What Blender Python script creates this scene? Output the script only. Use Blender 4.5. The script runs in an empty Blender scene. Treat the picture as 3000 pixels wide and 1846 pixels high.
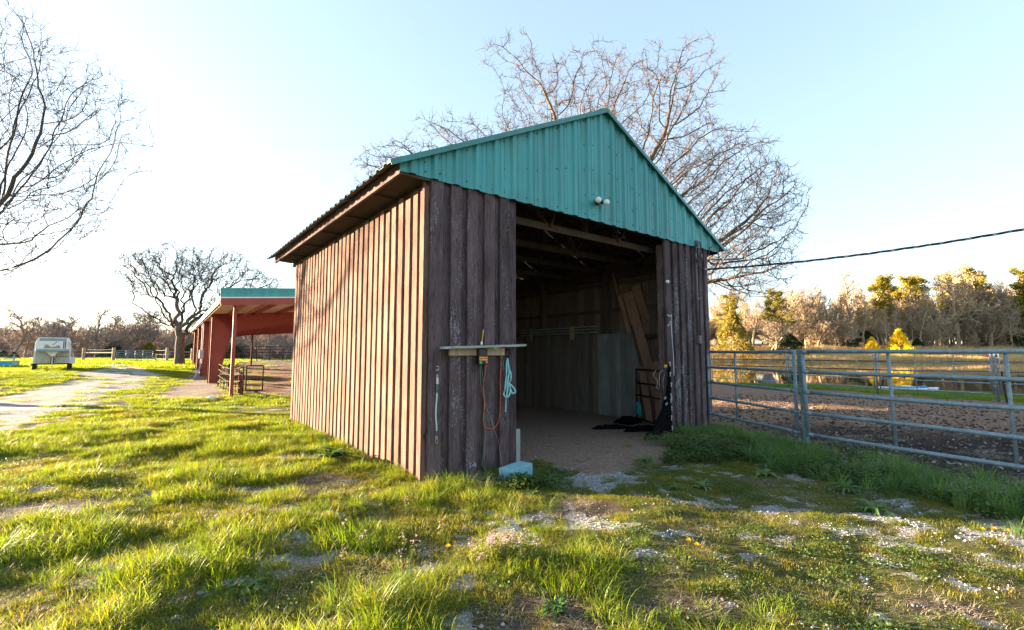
import bpy, math, random
import numpy as np
from mathutils import Vector, Matrix

# ------------------------------------------------------------ camera, sky, sun
F = 1355.0; PITCH = math.atan(112/1355.0); EZ = 1.5
scene = bpy.context.scene
col = scene.collection
cam_data = bpy.data.cameras.new('camera'); cam = bpy.data.objects.new('camera', cam_data); col.objects.link(cam)
cam.location = (0, 0, EZ); cam.rotation_euler = (math.pi/2+PITCH, 0, 0)
cam_data.sensor_width = 36; cam_data.lens = F/3000*36; cam_data.clip_start = .05; cam_data.clip_end = 3000
scene.camera = cam
SUN_EL = math.radians(8.0); SUN_AZ = math.radians(165.0)       # direction to the sun, counter-clockwise from +X
sd = Vector((math.cos(SUN_AZ)*math.cos(SUN_EL), math.sin(SUN_AZ)*math.cos(SUN_EL), math.sin(SUN_EL)))
world = bpy.data.worlds.new('World'); scene.world = world; world.use_nodes = True
wn = world.node_tree.nodes; wl = world.node_tree.links
bg = wn['Background']; sky = wn.new('ShaderNodeTexSky'); sky.sky_type = 'NISHITA'; sky.sun_disc = False
sky.sun_elevation = SUN_EL; sky.sun_rotation = math.pi/2-SUN_AZ
sky.air_density = 1.0; sky.dust_density = 1.0; sky.ozone_density = 2.4; sky.altitude = 200
# slightly softened sky contrast and saturation
sg = wn.new('ShaderNodeGamma'); sg.inputs[1].default_value = .55; sh_ = wn.new('ShaderNodeHueSaturation'); sh_.inputs['Saturation'].default_value = .98
wl.new(sky.outputs[0], sg.inputs[0]); wl.new(sg.outputs[0], sh_.inputs['Color']); wl.new(sh_.outputs[0], bg.inputs[0]); bg.inputs[1].default_value = .097
sun_d = bpy.data.lights.new('sun', 'SUN'); sun_d.energy = 5.0; sun_d.angle = math.radians(.6); sun_d.color = (1, .74, .47)
sun = bpy.data.objects.new('sun', sun_d); col.objects.link(sun); sun.rotation_euler = sd.to_track_quat('Z', 'Y').to_euler()
sun.location = (-30, 10, 20)
scene.view_settings.view_transform = 'Standard'; scene.view_settings.look = 'None'
scene.view_settings.exposure = 3.2; scene.view_settings.gamma = 1.0; scene.view_settings.use_curve_mapping = False

R = random.Random(7); rng = np.random.default_rng(11)

# ------------------------------------------------------------ noise and terrain
def _hash(ix, iy, s):
    h = (ix.astype(np.int64)*374761393 + iy.astype(np.int64)*668265263 + s*982451653) & 0xffffffff
    h = ((h ^ (h >> 13))*1274126177) & 0xffffffff
    return ((h ^ (h >> 16)) & 0xffff)/65535.0
def vnoise(x, y, s=0):
    x = np.asarray(x, float); y = np.asarray(y, float)
    ix = np.floor(x); iy = np.floor(y); fx = x-ix; fy = y-iy
    fx = fx*fx*(3-2*fx); fy = fy*fy*(3-2*fy)
    a = _hash(ix, iy, s); b = _hash(ix+1, iy, s); c = _hash(ix, iy+1, s); d = _hash(ix+1, iy+1, s)
    return (a*(1-fx)+b*fx)*(1-fy)+(c*(1-fx)+d*fx)*fy
def fbm(x, y, sc=1., s=0, o=4):
    v = 0; a = .5; t = 0
    for k in range(o):
        v = v+a*vnoise(np.asarray(x)/sc*2**k, np.asarray(y)/sc*2**k, s+k); t += a; a *= .5
    return v/t
def ss(a, b, x):
    t = np.clip((np.asarray(x, float)-a)/(b-a), 0, 1); return t*t*(3-2*t)
def poly_sd(x, y, poly):
    """signed distance to polygon, positive inside"""
    x = np.asarray(x, float); y = np.asarray(y, float)
    d = np.full(x.shape, 1e9); inside = np.zeros(x.shape, bool)
    n = len(poly)
    for i in range(n):
        ax, ay = poly[i]; bx, by = poly[(i+1) % n]
        ex, ey = bx-ax, by-ay; t = np.clip(((x-ax)*ex+(y-ay)*ey)/(ex*ex+ey*ey+1e-9), 0, 1)
        d = np.minimum(d, np.hypot(x-ax-t*ex, y-ay-t*ey))
        if ay != by:
            c = ((ay > y) != (by > y)) & (x < (bx-ax)*(y-ay)/(by-ay)+ax); inside ^= c
    return np.where(inside, d, -d)
# shed frame
TH = math.radians(37.944); SU = np.array([math.cos(TH), math.sin(TH)]); SV = np.array([-SU[1], SU[0]])
SC = np.array([-1.013, 5.557]); SW = 6.387; SL = 6.522
def shed_xy(x, y):
    dx = np.asarray(x)-SC[0]; dy = np.asarray(y)-SC[1]
    return dx*SU[0]+dy*SU[1], dx*SV[0]+dy*SV[1]
WATER_Z = -.38
POND = [(9.5, 25.5), (13.5, 23.5), (16.5, 20.5), (18.3, 18.0), (21, 15.5), (40, 12), (190, 20), (260, 70), (230, 97), (150, 101), (90, 98), (40, 103), (12, 100), (2, 80), (1, 45), (4, 32)]
def height(x, y):
    x = np.asarray(x, float); y = np.asarray(y, float)
    left = ss(2, -6, x)
    h = left*(.22*ss(15, 24, y)+.2*ss(24, 45, y)) + .28*ss(-15, -25, x)*ss(13, 25, y)
    h = h+left*(-4.2*ss(62, 85, y)) + left*12*ss(150, 300, y)
    right = 1-left
    h = h+right*(2.6*ss(101, 114, y)+3*ss(114, 200, y)) + ss(-40, -200, x)*2*ss(80, 40, y)
    near = ss(40, 25, np.hypot(x, y))
    sx, sy = shed_xy(x, y)
    dshed = np.hypot(np.maximum(np.maximum(-sx, sx-SW), 0), np.maximum(np.maximum(-sy, sy-SL), 0))
    lump = (fbm(x, y, 1.1, 3, 3)-.5)*.13+(fbm(x, y, .35, 9, 2)-.5)*.04
    h = h+near*lump*ss(0, .8, dshed)
    h = h+.07*np.exp(-((poly_line_d(x, y))/.35)**2)
    d = poly_sd(x, y, POND)+(fbm(x, y, 5, 5, 3)-.5)*2.0
    h = h*(1-ss(-1.5, .5, d))+np.where(d > -1.5, -.75*ss(-1.5, 2.5, d)-.0, 0)
    return h
PAD_EDGE = [(4.1, 9.3), (4.15, 7.6), (4.6, 6.6), (5.3, 5.5), (5.6, 4.6), (7.0, 2.5), (9, -1)]
def poly_line_d(x, y):
    d = np.full(np.shape(x), 1e9)
    for (ax, ay), (bx, by) in zip(PAD_EDGE[:-1], PAD_EDGE[1:]):
        ex, ey = bx-ax, by-ay; t = np.clip(((x-ax)*ex+(y-ay)*ey)/(ex*ex+ey*ey), 0, 1)
        d = np.minimum(d, np.hypot(x-ax-t*ex, y-ay-t*ey))
    return d
def hz(x, y): return float(height(np.array([x]), np.array([y]))[0])
def ray(px, py):
    cx = (px-1500)/F; cu = (923-py)/F
    return np.array([cx, math.cos(PITCH)-cu*math.sin(PITCH), math.sin(PITCH)+cu*math.cos(PITCH)])
def at(px, py, Y):
    r = ray(px, py); t = Y/r[1]; return np.array([r[0]*t, Y, EZ+r[2]*t])
def on_z(px, py, z=0.):
    r = ray(px, py); t = (z-EZ)/r[2]; return np.array([r[0]*t, r[1]*t, z])
def on_ground(px, py):
    r = ray(px, py); t = np.linspace(1.5, 140, 2800)
    x = r[0]*t; y = r[1]*t; z = EZ+r[2]*t; h = height(x, y)
    i = np.argmax(z < h)
    if z[i] >= h[i]: i = len(t)-1
    return np.array([x[i], y[i], h[i]])

# regions of the ground, traced on the ground plane
def gpoly(pts): return [tuple(on_z(px, py)[:2]) for px, py in pts]
DRIVE = [(-8.3, 7.6), (-9.2, 9.4), (-12.1, 14), (-16, 20.5), (-22, 28.5), (-30, 38), (-32, 36), (-24, 26.5), (-18.3, 18.2), (-17.3, 15.6), (-24, 12), (-40, 8), (-40, 0), (-12, 4.5)]
PADDOCK = PAD_EDGE+[(40, -2), (40, 8), (19, 11), (16.0, 13.2), (13.6, 16.8), (12.4, 20.0), (10.5, 23.5), (5.5, 28), (-2, 30), (-6.5, 18.0), (-6.4, 15.2), (-4.4, 12.4), (0.2, 14.8), (4.1, 9.6)]
ARENA = [(-9.4, 16.2), (-7.6, 15.3), (-6.0, 15.3), (-2, 30), (-5, 62), (-34, 62), (-20, 30), (-13, 21)]
WALK = [(-12.1, 15.4), (-9.9, 15.0), (-9.6, 16.4), (-16, 25), (-20, 31), (-21.5, 31), (-15.2, 21.5)]
GRAVEL = [(1.05, 5.75, .70, .40, .6), (.75, 6.2, .4, .25, .6), (2.55, 4.62, .42, .10, -.15), (2.75, 4.15, .40, .15, -.5), (3.35, 4.3, .32, .09, -.5), (3.2, 3.75, .22, .09, -.5), (3.6, 3.5, .34, .12, -.5), (2.95, 3.2, .26, .12, -.3),
          (-.27, 2.72, .15, .18, .3), (.85, 4.1, .26, .08, 0), (1.4, 3.55, .2, .08, 0)]
BARE = [(-2.25, 5.55, .42, .38, .5), (-2.0, 5.1, .3, .25, 0), (-2.95, 5.2, .3, .16, 0), (-4.5, 4.6, .6, .35, .2), (-2.2, 6.8, .5, .2, .3), (-2.9, 6.7, .4, .2, .1), (.1, 2.75, .5, .3, 0), (.75, 4.55, .45, .2, .1), (-1.0, 2.7, .3, .12, .2), (1.0, 2.9, .35, .12, 0), (2.6, 2.9, .3, .12, 0)]
def blobs(x, y, L):
    v = np.zeros(np.shape(x))
    for cx, cy, a, b, r in L:
        dx = x-cx; dy = y-cy; u = dx*math.cos(r)+dy*math.sin(r); w = -dx*math.sin(r)+dy*math.cos(r)
        v = np.maximum(v, 1-np.sqrt((u/(a*1.3))**2+(w/(b*1.3))**2))
    return v
def masks(x, y):
    n = fbm(x, y, .35, 21, 4)-.5; n2 = fbm(x, y, 1.6, 25, 4)-.5
    gravel = ss(.10, .5, blobs(x, y, GRAVEL)+n*1.6+(fbm(x, y, .11, 23, 3)-.5)*1.5)*.9
    gravel = gravel*ss(-.3, .05, blobs(x, y, GRAVEL))
    bare = ss(.12, .42, blobs(x, y, BARE)+n*.8)
    drive = ss(-.5, .6, poly_sd(x, y, DRIVE)+n2*2.4+n*1.2)
    track = ss(.0, .5, .35-np.abs(np.asarray(y)-(22.6+(np.asarray(x)+20)*.06))*.9+n2*.5)*ss(-27, -24, x)*ss(-12, -17, x)
    drive = np.maximum(drive, track*.8)
    pad = ss(-.12, .3, poly_sd(x, y, PADDOCK)+n*.7)
    arena = ss(-.3, .6, poly_sd(x, y, ARENA)+n*1.2+n2*.8)
    walk = ss(-.2, .4, poly_sd(x, y, WALK)+n*.7)
    gravel = gravel*(1-pad)
    sx, sy = shed_xy(x, y)
    fl = np.minimum(np.minimum(sx-1.70+np.maximum(-sy, 0)*.1, 5.05-sx+np.minimum(sy, 0)*1.7), sy+1.15)
    inside = np.minimum(np.minimum(sx, SW-sx), np.minimum(sy, SL-sy))
    floor = ss(-.12, .25, np.maximum(fl-np.maximum(-.0, 0), inside)+n*.5*(inside < .1))
    floor = np.where((sy > SL+.2), 0, floor)
    return dict(gravel=gravel, bare=bare, drive=drive, pad=pad, arena=arena, walk=walk, floor=floor)

# ------------------------------------------------------------ object helpers
def link(o, parent=None):
    col.objects.link(o)
    if parent is not None: o.parent = parent
    return o
def tag(o, label=None, cat=None, group=None, kind=None):
    if label: o['label'] = label
    if cat: o['category'] = cat
    if group: o['group'] = group
    if kind: o['kind'] = kind
    return o
def root(name, label, cat, loc=(0, 0, 0), rz=0., group=None):
    o = bpy.data.objects.new(name, None); o.empty_display_size = .2
    o.location = loc; o.rotation_euler = (0, 0, rz)
    return tag(link(o), label, cat, group)
def np_mesh(name, V, Q, smooth=False):
    """V (n,3); Q list of (m,k) int arrays"""
    me = bpy.data.meshes.new(name); V = np.asarray(V, np.float32)
    Q = [np.asarray(q, np.int32) for q in Q if len(q)]
    me.vertices.add(len(V)); me.vertices.foreach_set('co', V.ravel())
    nl = sum(q.size for q in Q); me.loops.add(nl); me.loops.foreach_set('vertex_index', np.concatenate([q.ravel() for q in Q]))
    tot = np.concatenate([np.full(len(q), q.shape[1], np.int32) for q in Q]); st = np.concatenate([[0], np.cumsum(tot)[:-1]]).astype(np.int32)
    me.polygons.add(len(tot)); me.polygons.foreach_set('loop_start', st); me.polygons.foreach_set('loop_total', tot)
    if smooth: me.polygons.foreach_set('use_smooth', np.ones(len(tot), bool))
    me.update(calc_edges=True); return me
class MB:
    def __init__(s): s.v = []; s.f = []
    def add(s, V, Fc, M=None):
        b = len(s.v)
        for p in V:
            p = Vector(p); s.v.append(tuple(M @ p) if M is not None else tuple(p))
        s.f += [tuple(i+b for i in q) for q in Fc]; return s
    def box(s, x0, x1, y0, y1, z0, z1, M=None, bev=0.):
        if bev <= 0:
            V = [(x0, y0, z0), (x1, y0, z0), (x1, y1, z0), (x0, y1, z0), (x0, y0, z1), (x1, y0, z1), (x1, y1, z1), (x0, y1, z1)]
            return s.add(V, [(0, 3, 2, 1), (4, 5, 6, 7), (0, 1, 5, 4), (1, 2, 6, 5), (2, 3, 7, 6), (3, 0, 4, 7)], M)
        import bmesh
        bm = bmesh.new(); bmesh.ops.create_cube(bm, size=1)
        for v in bm.verts: v.co = Vector(((x0+x1)/2+v.co.x*(x1-x0), (y0+y1)/2+v.co.y*(y1-y0), (z0+z1)/2+v.co.z*(z1-z0)))
        bmesh.ops.bevel(bm, geom=bm.edges[:], offset=bev, segments=2, affect='EDGES', profile=.5)
        bm.verts.index_update(); V = [v.co.copy() for v in bm.verts]; Fc = [[v.index for v in f.verts] for f in bm.faces]; bm.free()
        return s.add(V, Fc, M)
    def beam(s, a, b, w, h, up=(0, 0, 1), bev=0):
        """rectangular bar from a to b, w across, h along 'up'"""
        a = Vector(a); b = Vector(b); z = (b-a); L = z.length; z.normalize(); u = Vector(up); x = z.cross(u)
        if x.length < 1e-4: x = z.cross(Vector((1, 0, 0)))
        x.normalize(); y = x.cross(z)
        M = Matrix((( x.x, z.x, -y.x, a.x), (x.y, z.y, -y.y, a.y), (x.z, z.z, -y.z, a.z), (0, 0, 0, 1)))
        M = Matrix(((x.x, z.x, y.x, a.x), (x.y, z.y, y.y, a.y), (x.z, z.z, y.z, a.z), (0, 0, 0, 1)))
        return s.box(-w/2, w/2, 0, L, -h/2, h/2, M, bev)
    def tube(s, pts, r, n=8, cap=True):
        pts = [Vector(p) for p in pts]; N = len(pts); rr = r if hasattr(r, '__len__') else [r]*N
        ref = Vector((.31, .17, .93)); V = []; Fc = []; px = None
        for i, p in enumerate(pts):
            t = (pts[min(i+1, N-1)]-pts[max(i-1, 0)]).normalized()
            x = (px - t*px.dot(t)) if px is not None else t.cross(ref)
            if x.length < 1e-5: x = t.cross(Vector((1, 0, 0)))
            x.normalize(); px = x; y = t.cross(x)
            for k in range(n):
                a = 2*math.pi*k/n; V.append(p+(x*math.cos(a)+y*math.sin(a))*rr[i])
        for i in range(N-1):
            for k in range(n):
                a = i*n+k; b = i*n+(k+1) % n; Fc.append((a, b, b+n, a+n))
        if cap: Fc += [tuple(range(n-1, -1, -1)), tuple((N-1)*n+k for k in range(n))]
        return s.add(V, Fc)
    def lathe(s, prof, c=(0, 0, 0), axis=(0, 0, 1), n=16):
        """prof: (radius, along)"""
        q = Vector(axis).to_track_quat('Z', 'Y').to_matrix().to_4x4(); M = Matrix.Translation(Vector(c)) @ q
        V = []; Fc = []
        for r, h in prof:
            for k in range(n):
                a = 2*math.pi*k/n; V.append((r*math.cos(a), r*math.sin(a), h))
        for i in range(len(prof)-1):
            for k in range(n):
                a = i*n+k; b = i*n+(k+1) % n; Fc.append((a, b, b+n, a+n))
        return s.add(V, Fc, M)
    def prism(s, poly, d0, d1, M=None, axis='y'):
        """polygon in (x,z), extruded along y from d0 to d1"""
        n = len(poly); f = (lambda x, z, d: (x, d, z)) if axis == 'y' else ((lambda x, z, d: (d, x, z)) if axis == 'x' else (lambda x, z, d: (x, z, d)))
        V = [f(x, z, d0) for x, z in poly]+[f(x, z, d1) for x, z in poly]
        Fc = [tuple(range(n)), tuple(range(2*n-1, n-1, -1))]+[(i, i+n, (i+1) % n+n, (i+1) % n) for i in range(n)]
        return s.add(V, Fc, M)
    def ball(s, c, r, n=12, m=8, sc=(1, 1, 1)):
        V = []; Fc = []
        for i in range(m+1):
            t = math.pi*i/m
            for k in range(n):
                a = 2*math.pi*k/n; V.append((c[0]+r*sc[0]*math.sin(t)*math.cos(a), c[1]+r*sc[1]*math.sin(t)*math.sin(a), c[2]+r*sc[2]*math.cos(t)))
        for i in range(m):
            for k in range(n):
                a = i*n+k; b = i*n+(k+1) % n; Fc.append((a, a+n, b+n, b))
        return s.add(V, Fc)
    def mesh(s, name, mat=None, smooth=False):
        me = bpy.data.meshes.new(name); me.from_pydata(s.v, [], s.f); me.update()
        if smooth: me.polygons.foreach_set('use_smooth', [True]*len(me.polygons))
        if mat: me.materials.append(mat)
        return me
    def build(s, name, mat, parent=None, smooth=False):
        return link(bpy.data.objects.new(name, s.mesh(name, mat, smooth)), parent)
def obj(name, me, mat=None, parent=None, loc=None, rot=None):
    if mat and not len(me.materials): me.materials.append(mat)
    o = bpy.data.objects.new(name, me)
    if loc is not None: o.location = loc
    if rot is not None: o.rotation_euler = rot
    return link(o, parent)
def copy_tree(o, parent=None):
    c = o.copy(); col.objects.link(c); c.parent = parent
    for ch in [k for k in bpy.data.objects if k.parent is o]: copy_tree(ch, c)
    return c

# ------------------------------------------------------------ materials
class NT:
    def __init__(s, name):
        s.m = bpy.data.materials.new(name); s.m.use_nodes = True; s.t = s.m.node_tree; s.n = s.t.nodes; s.l = s.t.links
        s.b = s.n['Principled BSDF']; s.out = s.n['Material Output']
    def node(s, ty, **kw):
        n = s.n.new(ty)
        for k, v in kw.items():
            if k.startswith('i_'): n.inputs[k[2:].replace('_', ' ')].default_value = v
            else: setattr(n, k, v)
        return n
    def L(s, a, b): s.l.new(a, b)
    def coords(s, scale=(1, 1, 1), rnd=True, src='Object', rot=(0, 0, 0)):
        tc = s.node('ShaderNodeTexCoord'); mp = s.node('ShaderNodeMapping'); mp.inputs['Scale'].default_value = scale; mp.inputs['Rotation'].default_value = rot
        if rnd:
            oi = s.node('ShaderNodeObjectInfo'); ml = s.node('ShaderNodeMath', operation='MULTIPLY'); ml.inputs[1].default_value = 37.
            cb = s.node('ShaderNodeCombineXYZ'); s.L(oi.outputs['Random'], ml.inputs[0])
            for k in range(3): s.L(ml.outputs[0], cb.inputs[k])
            s.L(cb.outputs[0], mp.inputs['Location'])
        if src == 'World': g = s.node('ShaderNodeNewGeometry'); s.L(g.outputs['Position'], mp.inputs[0])
        else: s.L(tc.outputs[src], mp.inputs[0])
        return mp.outputs[0]
    def noise(s, vec, scale, detail=4, rough=.6, dist=0.):
        n = s.node('ShaderNodeTexNoise'); n.inputs['Scale'].default_value = scale; n.inputs['Detail'].default_value = detail
        n.inputs['Roughness'].default_value = rough; n.inputs['Distortion'].default_value = dist; s.L(vec, n.inputs['Vector']); return n.outputs['Fac']
    def ramp(s, fac, stops, interp='LINEAR'):
        r = s.node('ShaderNodeValToRGB'); e = r.color_ramp.elements; r.color_ramp.interpolation = interp
        while len(e) < len(stops): e.new(.5)
        for k, (p, c) in enumerate(stops):
            e[k].position = p; e[k].color = (c if hasattr(c, '__len__') else (c, c, c))[:3]+(1,) if hasattr(c, '__len__') else (c, c, c, 1)
        s.L(fac, r.inputs[0]); return r.outputs[0]
    def mix(s, fac, a, b, mode='MIX'):
        m = s.node('ShaderNodeMix', data_type='RGBA', blend_type=mode)
        for sock, v in ((m.inputs[0], fac), (m.inputs[6], a), (m.inputs[7], b)):
            if hasattr(v, 'is_linked') or hasattr(v, 'links'): s.L(v, sock)
            elif hasattr(v, '__len__'): sock.default_value = tuple(v)[:3]+(1,)
            else: sock.default_value = v
        return m.outputs[2]
    def math(s, op, a, b=0.):
        m = s.node('ShaderNodeMath', operation=op)
        for k, v in ((0, a), (1, b)):
            if hasattr(v, 'links'): s.L(v, m.inputs[k])
            else: m.inputs[k].default_value = v
        return m.outputs[0]
    def bump(s, h, strength=.3, dist=.01):
        b = s.node('ShaderNodeBump'); b.inputs['Strength'].default_value = strength; b.inputs['Distance'].default_value = dist
        s.L(h, b.inputs['Height']); s.L(b.outputs[0], s.b.inputs['Normal']); return b
    def base(s, c): s.L(c, s.b.inputs['Base Color']) if hasattr(c, 'links') else setattr(s.b.inputs['Base Color'], 'default_value', tuple(c)[:3]+(1,))
    def set(s, rough=.6, metal=0., spec=.5):
        s.b.inputs['Roughness'].default_value = rough; s.b.inputs['Metallic'].default_value = metal; s.b.inputs['Specular IOR Level'].default_value = spec; return s
def mul(c, k): return tuple(min(1, x*k) for x in c)
def plain(name, c, rough=.6, metal=0., var=.25, scale=6., bump=.0, stretch=(1, 1, 1), dirt=None, spec=.5, bscale=None):
    t = NT(name).set(rough, metal, spec); v = t.coords(stretch)
    n = t.noise(v, scale, 5); cc = t.ramp(n, [(.3, mul(c, 1-var)), (.7, mul(c, 1+var))])
    if dirt:
        dc, amt = dirt; n2 = t.noise(v, scale*2.3, 6, .7); f = t.ramp(n2, [(1-amt-.08, 0.), (1-amt+.08, 1.)]); cc = t.mix(f, cc, dc)
    t.base(cc)
    if bump: t.bump(t.noise(v, bscale or scale*4, 4), bump, .01)
    return t.m
def painted_plank(name, c, wear, wear_amt=.5, saw=True):
    """rough-sawn board under brown stain with worn flecks"""
    t = NT(name).set(.85, 0, .12)
    v = t.coords((1, 1, .12)); v2 = t.coords((1, 1, 1)); vb = t.coords((1, 1, .35))
    g = t.noise(v, 22, 5, .65); tone = t.noise(v2, 1.3, 3)
    cc = t.ramp(g, [(.22, mul(c, .50)), (.5, c), (.8, mul(c, 1.45))])
    cc = t.mix(.55, cc, t.ramp(tone, [(.3, mul(c, .72)), (.7, mul(c, 1.35))]))
    oi = t.node('ShaderNodeObjectInfo'); cc = t.mix(1., cc, t.ramp(oi.outputs['Random'], [(0, .82), (1, 1.16)]), 'MULTIPLY')
    g3 = t.noise(t.coords((1, 1, .09)), 60, 4, .7); cc = t.mix(1., cc, t.ramp(g3, [(.36, .52), (.52, 1.), (.7, 1.16)]), 'MULTIPLY')
    g4 = t.noise(t.coords((1, 1, .5)), 2.6, 4, .65); cc = t.mix(1., cc, t.ramp(g4, [(.34, .66), (.52, 1.)]), 'MULTIPLY')
    # saw marks: slanting arcs
    w = t.node('ShaderNodeTexWave', wave_type='BANDS', bands_direction='Z'); w.inputs['Scale'].default_value = 22; w.inputs['Distortion'].default_value = 3.0; w.inputs['Detail'].default_value = 3; w.inputs['Detail Scale'].default_value = .6
    vs = t.coords((1, 1, 1), True, 'Object', (.35, .55, 0)); t.L(vs, w.inputs['Vector'])
    # flecks where the stain is gone
    fl = t.noise(vb, 75, 4, .75); big = t.noise(t.coords((1.6, 1.6, .35)), 2.2, 3, .6)
    thr = t.math('ADD', fl, t.math('MULTIPLY', t.math('SUBTRACT', big, .5), .75))
    thr = t.math('ADD', thr, t.math('MULTIPLY', t.math('SUBTRACT', w.outputs['Fac'], .5), .10))
    f = t.ramp(thr, [(.80-wear_amt*.14, 0.), (.84-wear_amt*.14, 1.)])
    cc = t.mix(t.math('MULTIPLY', f, .8), cc, wear)
    # knots and old nail heads
    kv = t.node('ShaderNodeTexVoronoi'); kv.inputs['Scale'].default_value = 3.2; t.L(t.coords((1, 1, .5)), kv.inputs['Vector'])
    cc = t.mix(t.ramp(kv.outputs['Distance'], [(.035, .85), (.075, 0.)]), cc, mul(c, .28))
    t.base(cc)
    hh = t.math('ADD', t.math('MULTIPLY', g, .7), t.math('MULTIPLY', w.outputs['Fac'], .5)); hh = t.math('ADD', hh, t.math('MULTIPLY', fl, .4))
    t.bump(hh, .55, .006); return t.m
def bare_wood(name, c, var=.35, green=None):
    t = NT(name).set(.85, 0, .2); v = t.coords((1, 1, .06)); g = t.noise(v, 24, 6, .7); s2 = t.noise(t.coords((1, 1, .3)), 3, 4)
    cc = t.ramp(g, [(.25, mul(c, 1-var*1.3)), (.5, c), (.8, mul(c, 1+var))]); cc = t.mix(.5, cc, t.ramp(s2, [(.3, mul(c, .6)), (.7, mul(c, 1.45))]))
    oi = t.node('ShaderNodeObjectInfo'); cc = t.mix(1., cc, t.ramp(oi.outputs['Random'], [(0, .7), (1, 1.25)]), 'MULTIPLY')
    if green: cc = t.mix(t.ramp(t.noise(t.coords((1, 1, .4)), 4, 3), [(.5, 0.), (.62, .7)]), cc, green)
    t.base(cc); t.bump(g, .5, .004); return t.m
def bark(name, c, scale=9.):
    t = NT(name).set(.9, 0, .15); v = t.coords((1, 1, .35), False); n = t.noise(v, scale, 6, .7); cc = t.ramp(n, [(.3, mul(c, .55)), (.55, c), (.75, mul(c, 1.5))])
    t.base(cc); t.bump(n, .8, .03); return t.m
def leafy(name, c1, c2, trans=.45, rough=.5, dry=None, patch=True):
    """thin foliage: diffuse and translucent mixed, tone varies over the field and per clump"""
    t = NT(name); oi = t.node('ShaderNodeObjectInfo'); v = t.coords((1, 1, 1), False, 'World')
    n = t.noise(v, 1.3, 3); n2 = t.noise(v, 45, 2)
    f = t.math('ADD', t.math('MULTIPLY', n, .5), t.math('ADD', t.math('MULTIPLY', oi.outputs['Random'], .35), t.math('MULTIPLY', n2, .35)))
    stops = [(.3, c1), (.8, c2)]
    cc = t.ramp(f, stops)
    if dry:
        cc = t.mix(t.ramp(t.math('ADD', n2, t.math('MULTIPLY', oi.outputs['Random'], .3)), [(.72, 0.), (.80, .9)]), cc, dry)
    t.base(cc); t.set(rough, 0, .3)
    tr = t.node('ShaderNodeBsdfTranslucent'); t.L(t.mix(1., cc, (1.35, 1.2, .38), 'MULTIPLY'), tr.inputs['Color'])
    ms = t.node('ShaderNodeMixShader'); ms.inputs[0].default_value = trans; t.L(t.b.outputs[0], ms.inputs[1]); t.L(tr.outputs[0], ms.inputs[2]); t.L(ms.outputs[0], t.out.inputs['Surface'])
    return t.m
WEAR = (.40, .44, .48)
M = {}
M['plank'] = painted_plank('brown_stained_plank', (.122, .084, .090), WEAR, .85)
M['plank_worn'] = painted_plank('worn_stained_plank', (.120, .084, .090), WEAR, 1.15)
M['plank_side'] = painted_plank('sunlit_stained_plank', (.185, .114, .095), (.36, .24, .19), .25)  # front stain made lighter and warmer to carry the wall's sunlit tone
M['inner'] = bare_wood('old_inner_wood', (.19, .14, .115), .45)
M['inner_grey'] = bare_wood('grey_stall_wood', (.17, .135, .108), .55, (.12, .145, .145))
M['inner_green'] = bare_wood('pale_stall_wood', (.23, .235, .225), .45, (.17, .21, .21))
M['truss'] = bare_wood('dark_truss_timber', (.085, .062, .048), .45)  # old timber in a darker tone for the trusses
M['shade_board'] = bare_wood('shade_toned_soffit_wood', (.035, .026, .022), .4)  # shade under the eaves put into a near-black wood colour
M['timber'] = bare_wood('old_timber', (.115, .08, .058), .45)
M['reclaimed'] = bare_wood('leaning_plank_wood', (.32, .19, .13), .5)
M['fresh'] = bare_wood('newer_board_wood', (.42, .30, .20), .35)
M['greywood'] = bare_wood('silvered_wood', (.30, .30, .29), .45)
M['bright_wood'] = bare_wood('sawn_block_wood', (.40, .29, .21), .5)
def teal_metal():
    t = NT('teal_sheet_metal').set(.34, 0, .32); v = t.coords((1, 1, .08), False); n = t.noise(v, 9, 5, .7); n2 = t.noise(t.coords((1, 1, 1), False), 2.0, 4)
    c = (.058, .30, .31); cc = t.ramp(n, [(.3, mul(c, .82)), (.7, mul(c, 1.22))]); cc = t.mix(t.ramp(n2, [(.52, 0.), (.75, .35)]), cc, (.10, .18, .17))
    sp = t.noise(t.coords((1, 1, .5), False), 70, 3); cc = t.mix(t.ramp(sp, [(.70, 0.), (.76, .5)]), cc, (.20, .27, .26))
    oi = t.node('ShaderNodeObjectInfo'); cc = t.mix(1., cc, t.ramp(oi.outputs['Random'], [(0, .86), (1, 1.12)]), 'MULTIPLY')
    st = t.noise(t.coords((1, 1, .035), False), 26, 4, .7); cc = t.mix(t.ramp(st, [(.54, 0.), (.68, .55)]), cc, (.15, .24, .22))
    st2 = t.noise(t.coords((1, 1, .05), False), 13, 4, .7); cc = t.mix(t.ramp(st2, [(.58, 0.), (.70, .45)]), cc, (.05, .115, .11))
    t.base(cc); t.L(t.ramp(n2, [(.3, .28), (.7, .46)]), t.b.inputs['Roughness']); return t.m
M['teal'] = teal_metal()
M['teal_trim'] = plain('teal_trim_metal', (.035, .19, .18), .35, 0, .2, 5)
M['rib_brown'] = plain('weathered_roof_sheet', (.12, .085, .075), .6, .2, .3, 9, .1)
M['roof_inner'] = plain('dull_roof_sheet', (.24, .22, .20), .5, .3, .3, 4, .05)
M['screw'] = plain('dull_screw', (.05, .06, .06), .5, .6)
M['dark'] = plain('black_plastic', (.012, .012, .014), .4, 0, .2)
M['galv'] = plain('blue_grey_gate_tube', (.19, .275, .335), .5, .15, .25, 14, .08, dirt=((.17, .08, .05), .36))
M['galv_post'] = plain('weathered_gate_post', (.15, .24, .27), .5, .25, .35, 9, .1, dirt=((.20, .085, .05), .42))
M['panel'] = plain('pale_corral_tube', (.22, .28, .32), .45, .3, .25, 12, dirt=((.20, .10, .07), .35))
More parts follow.
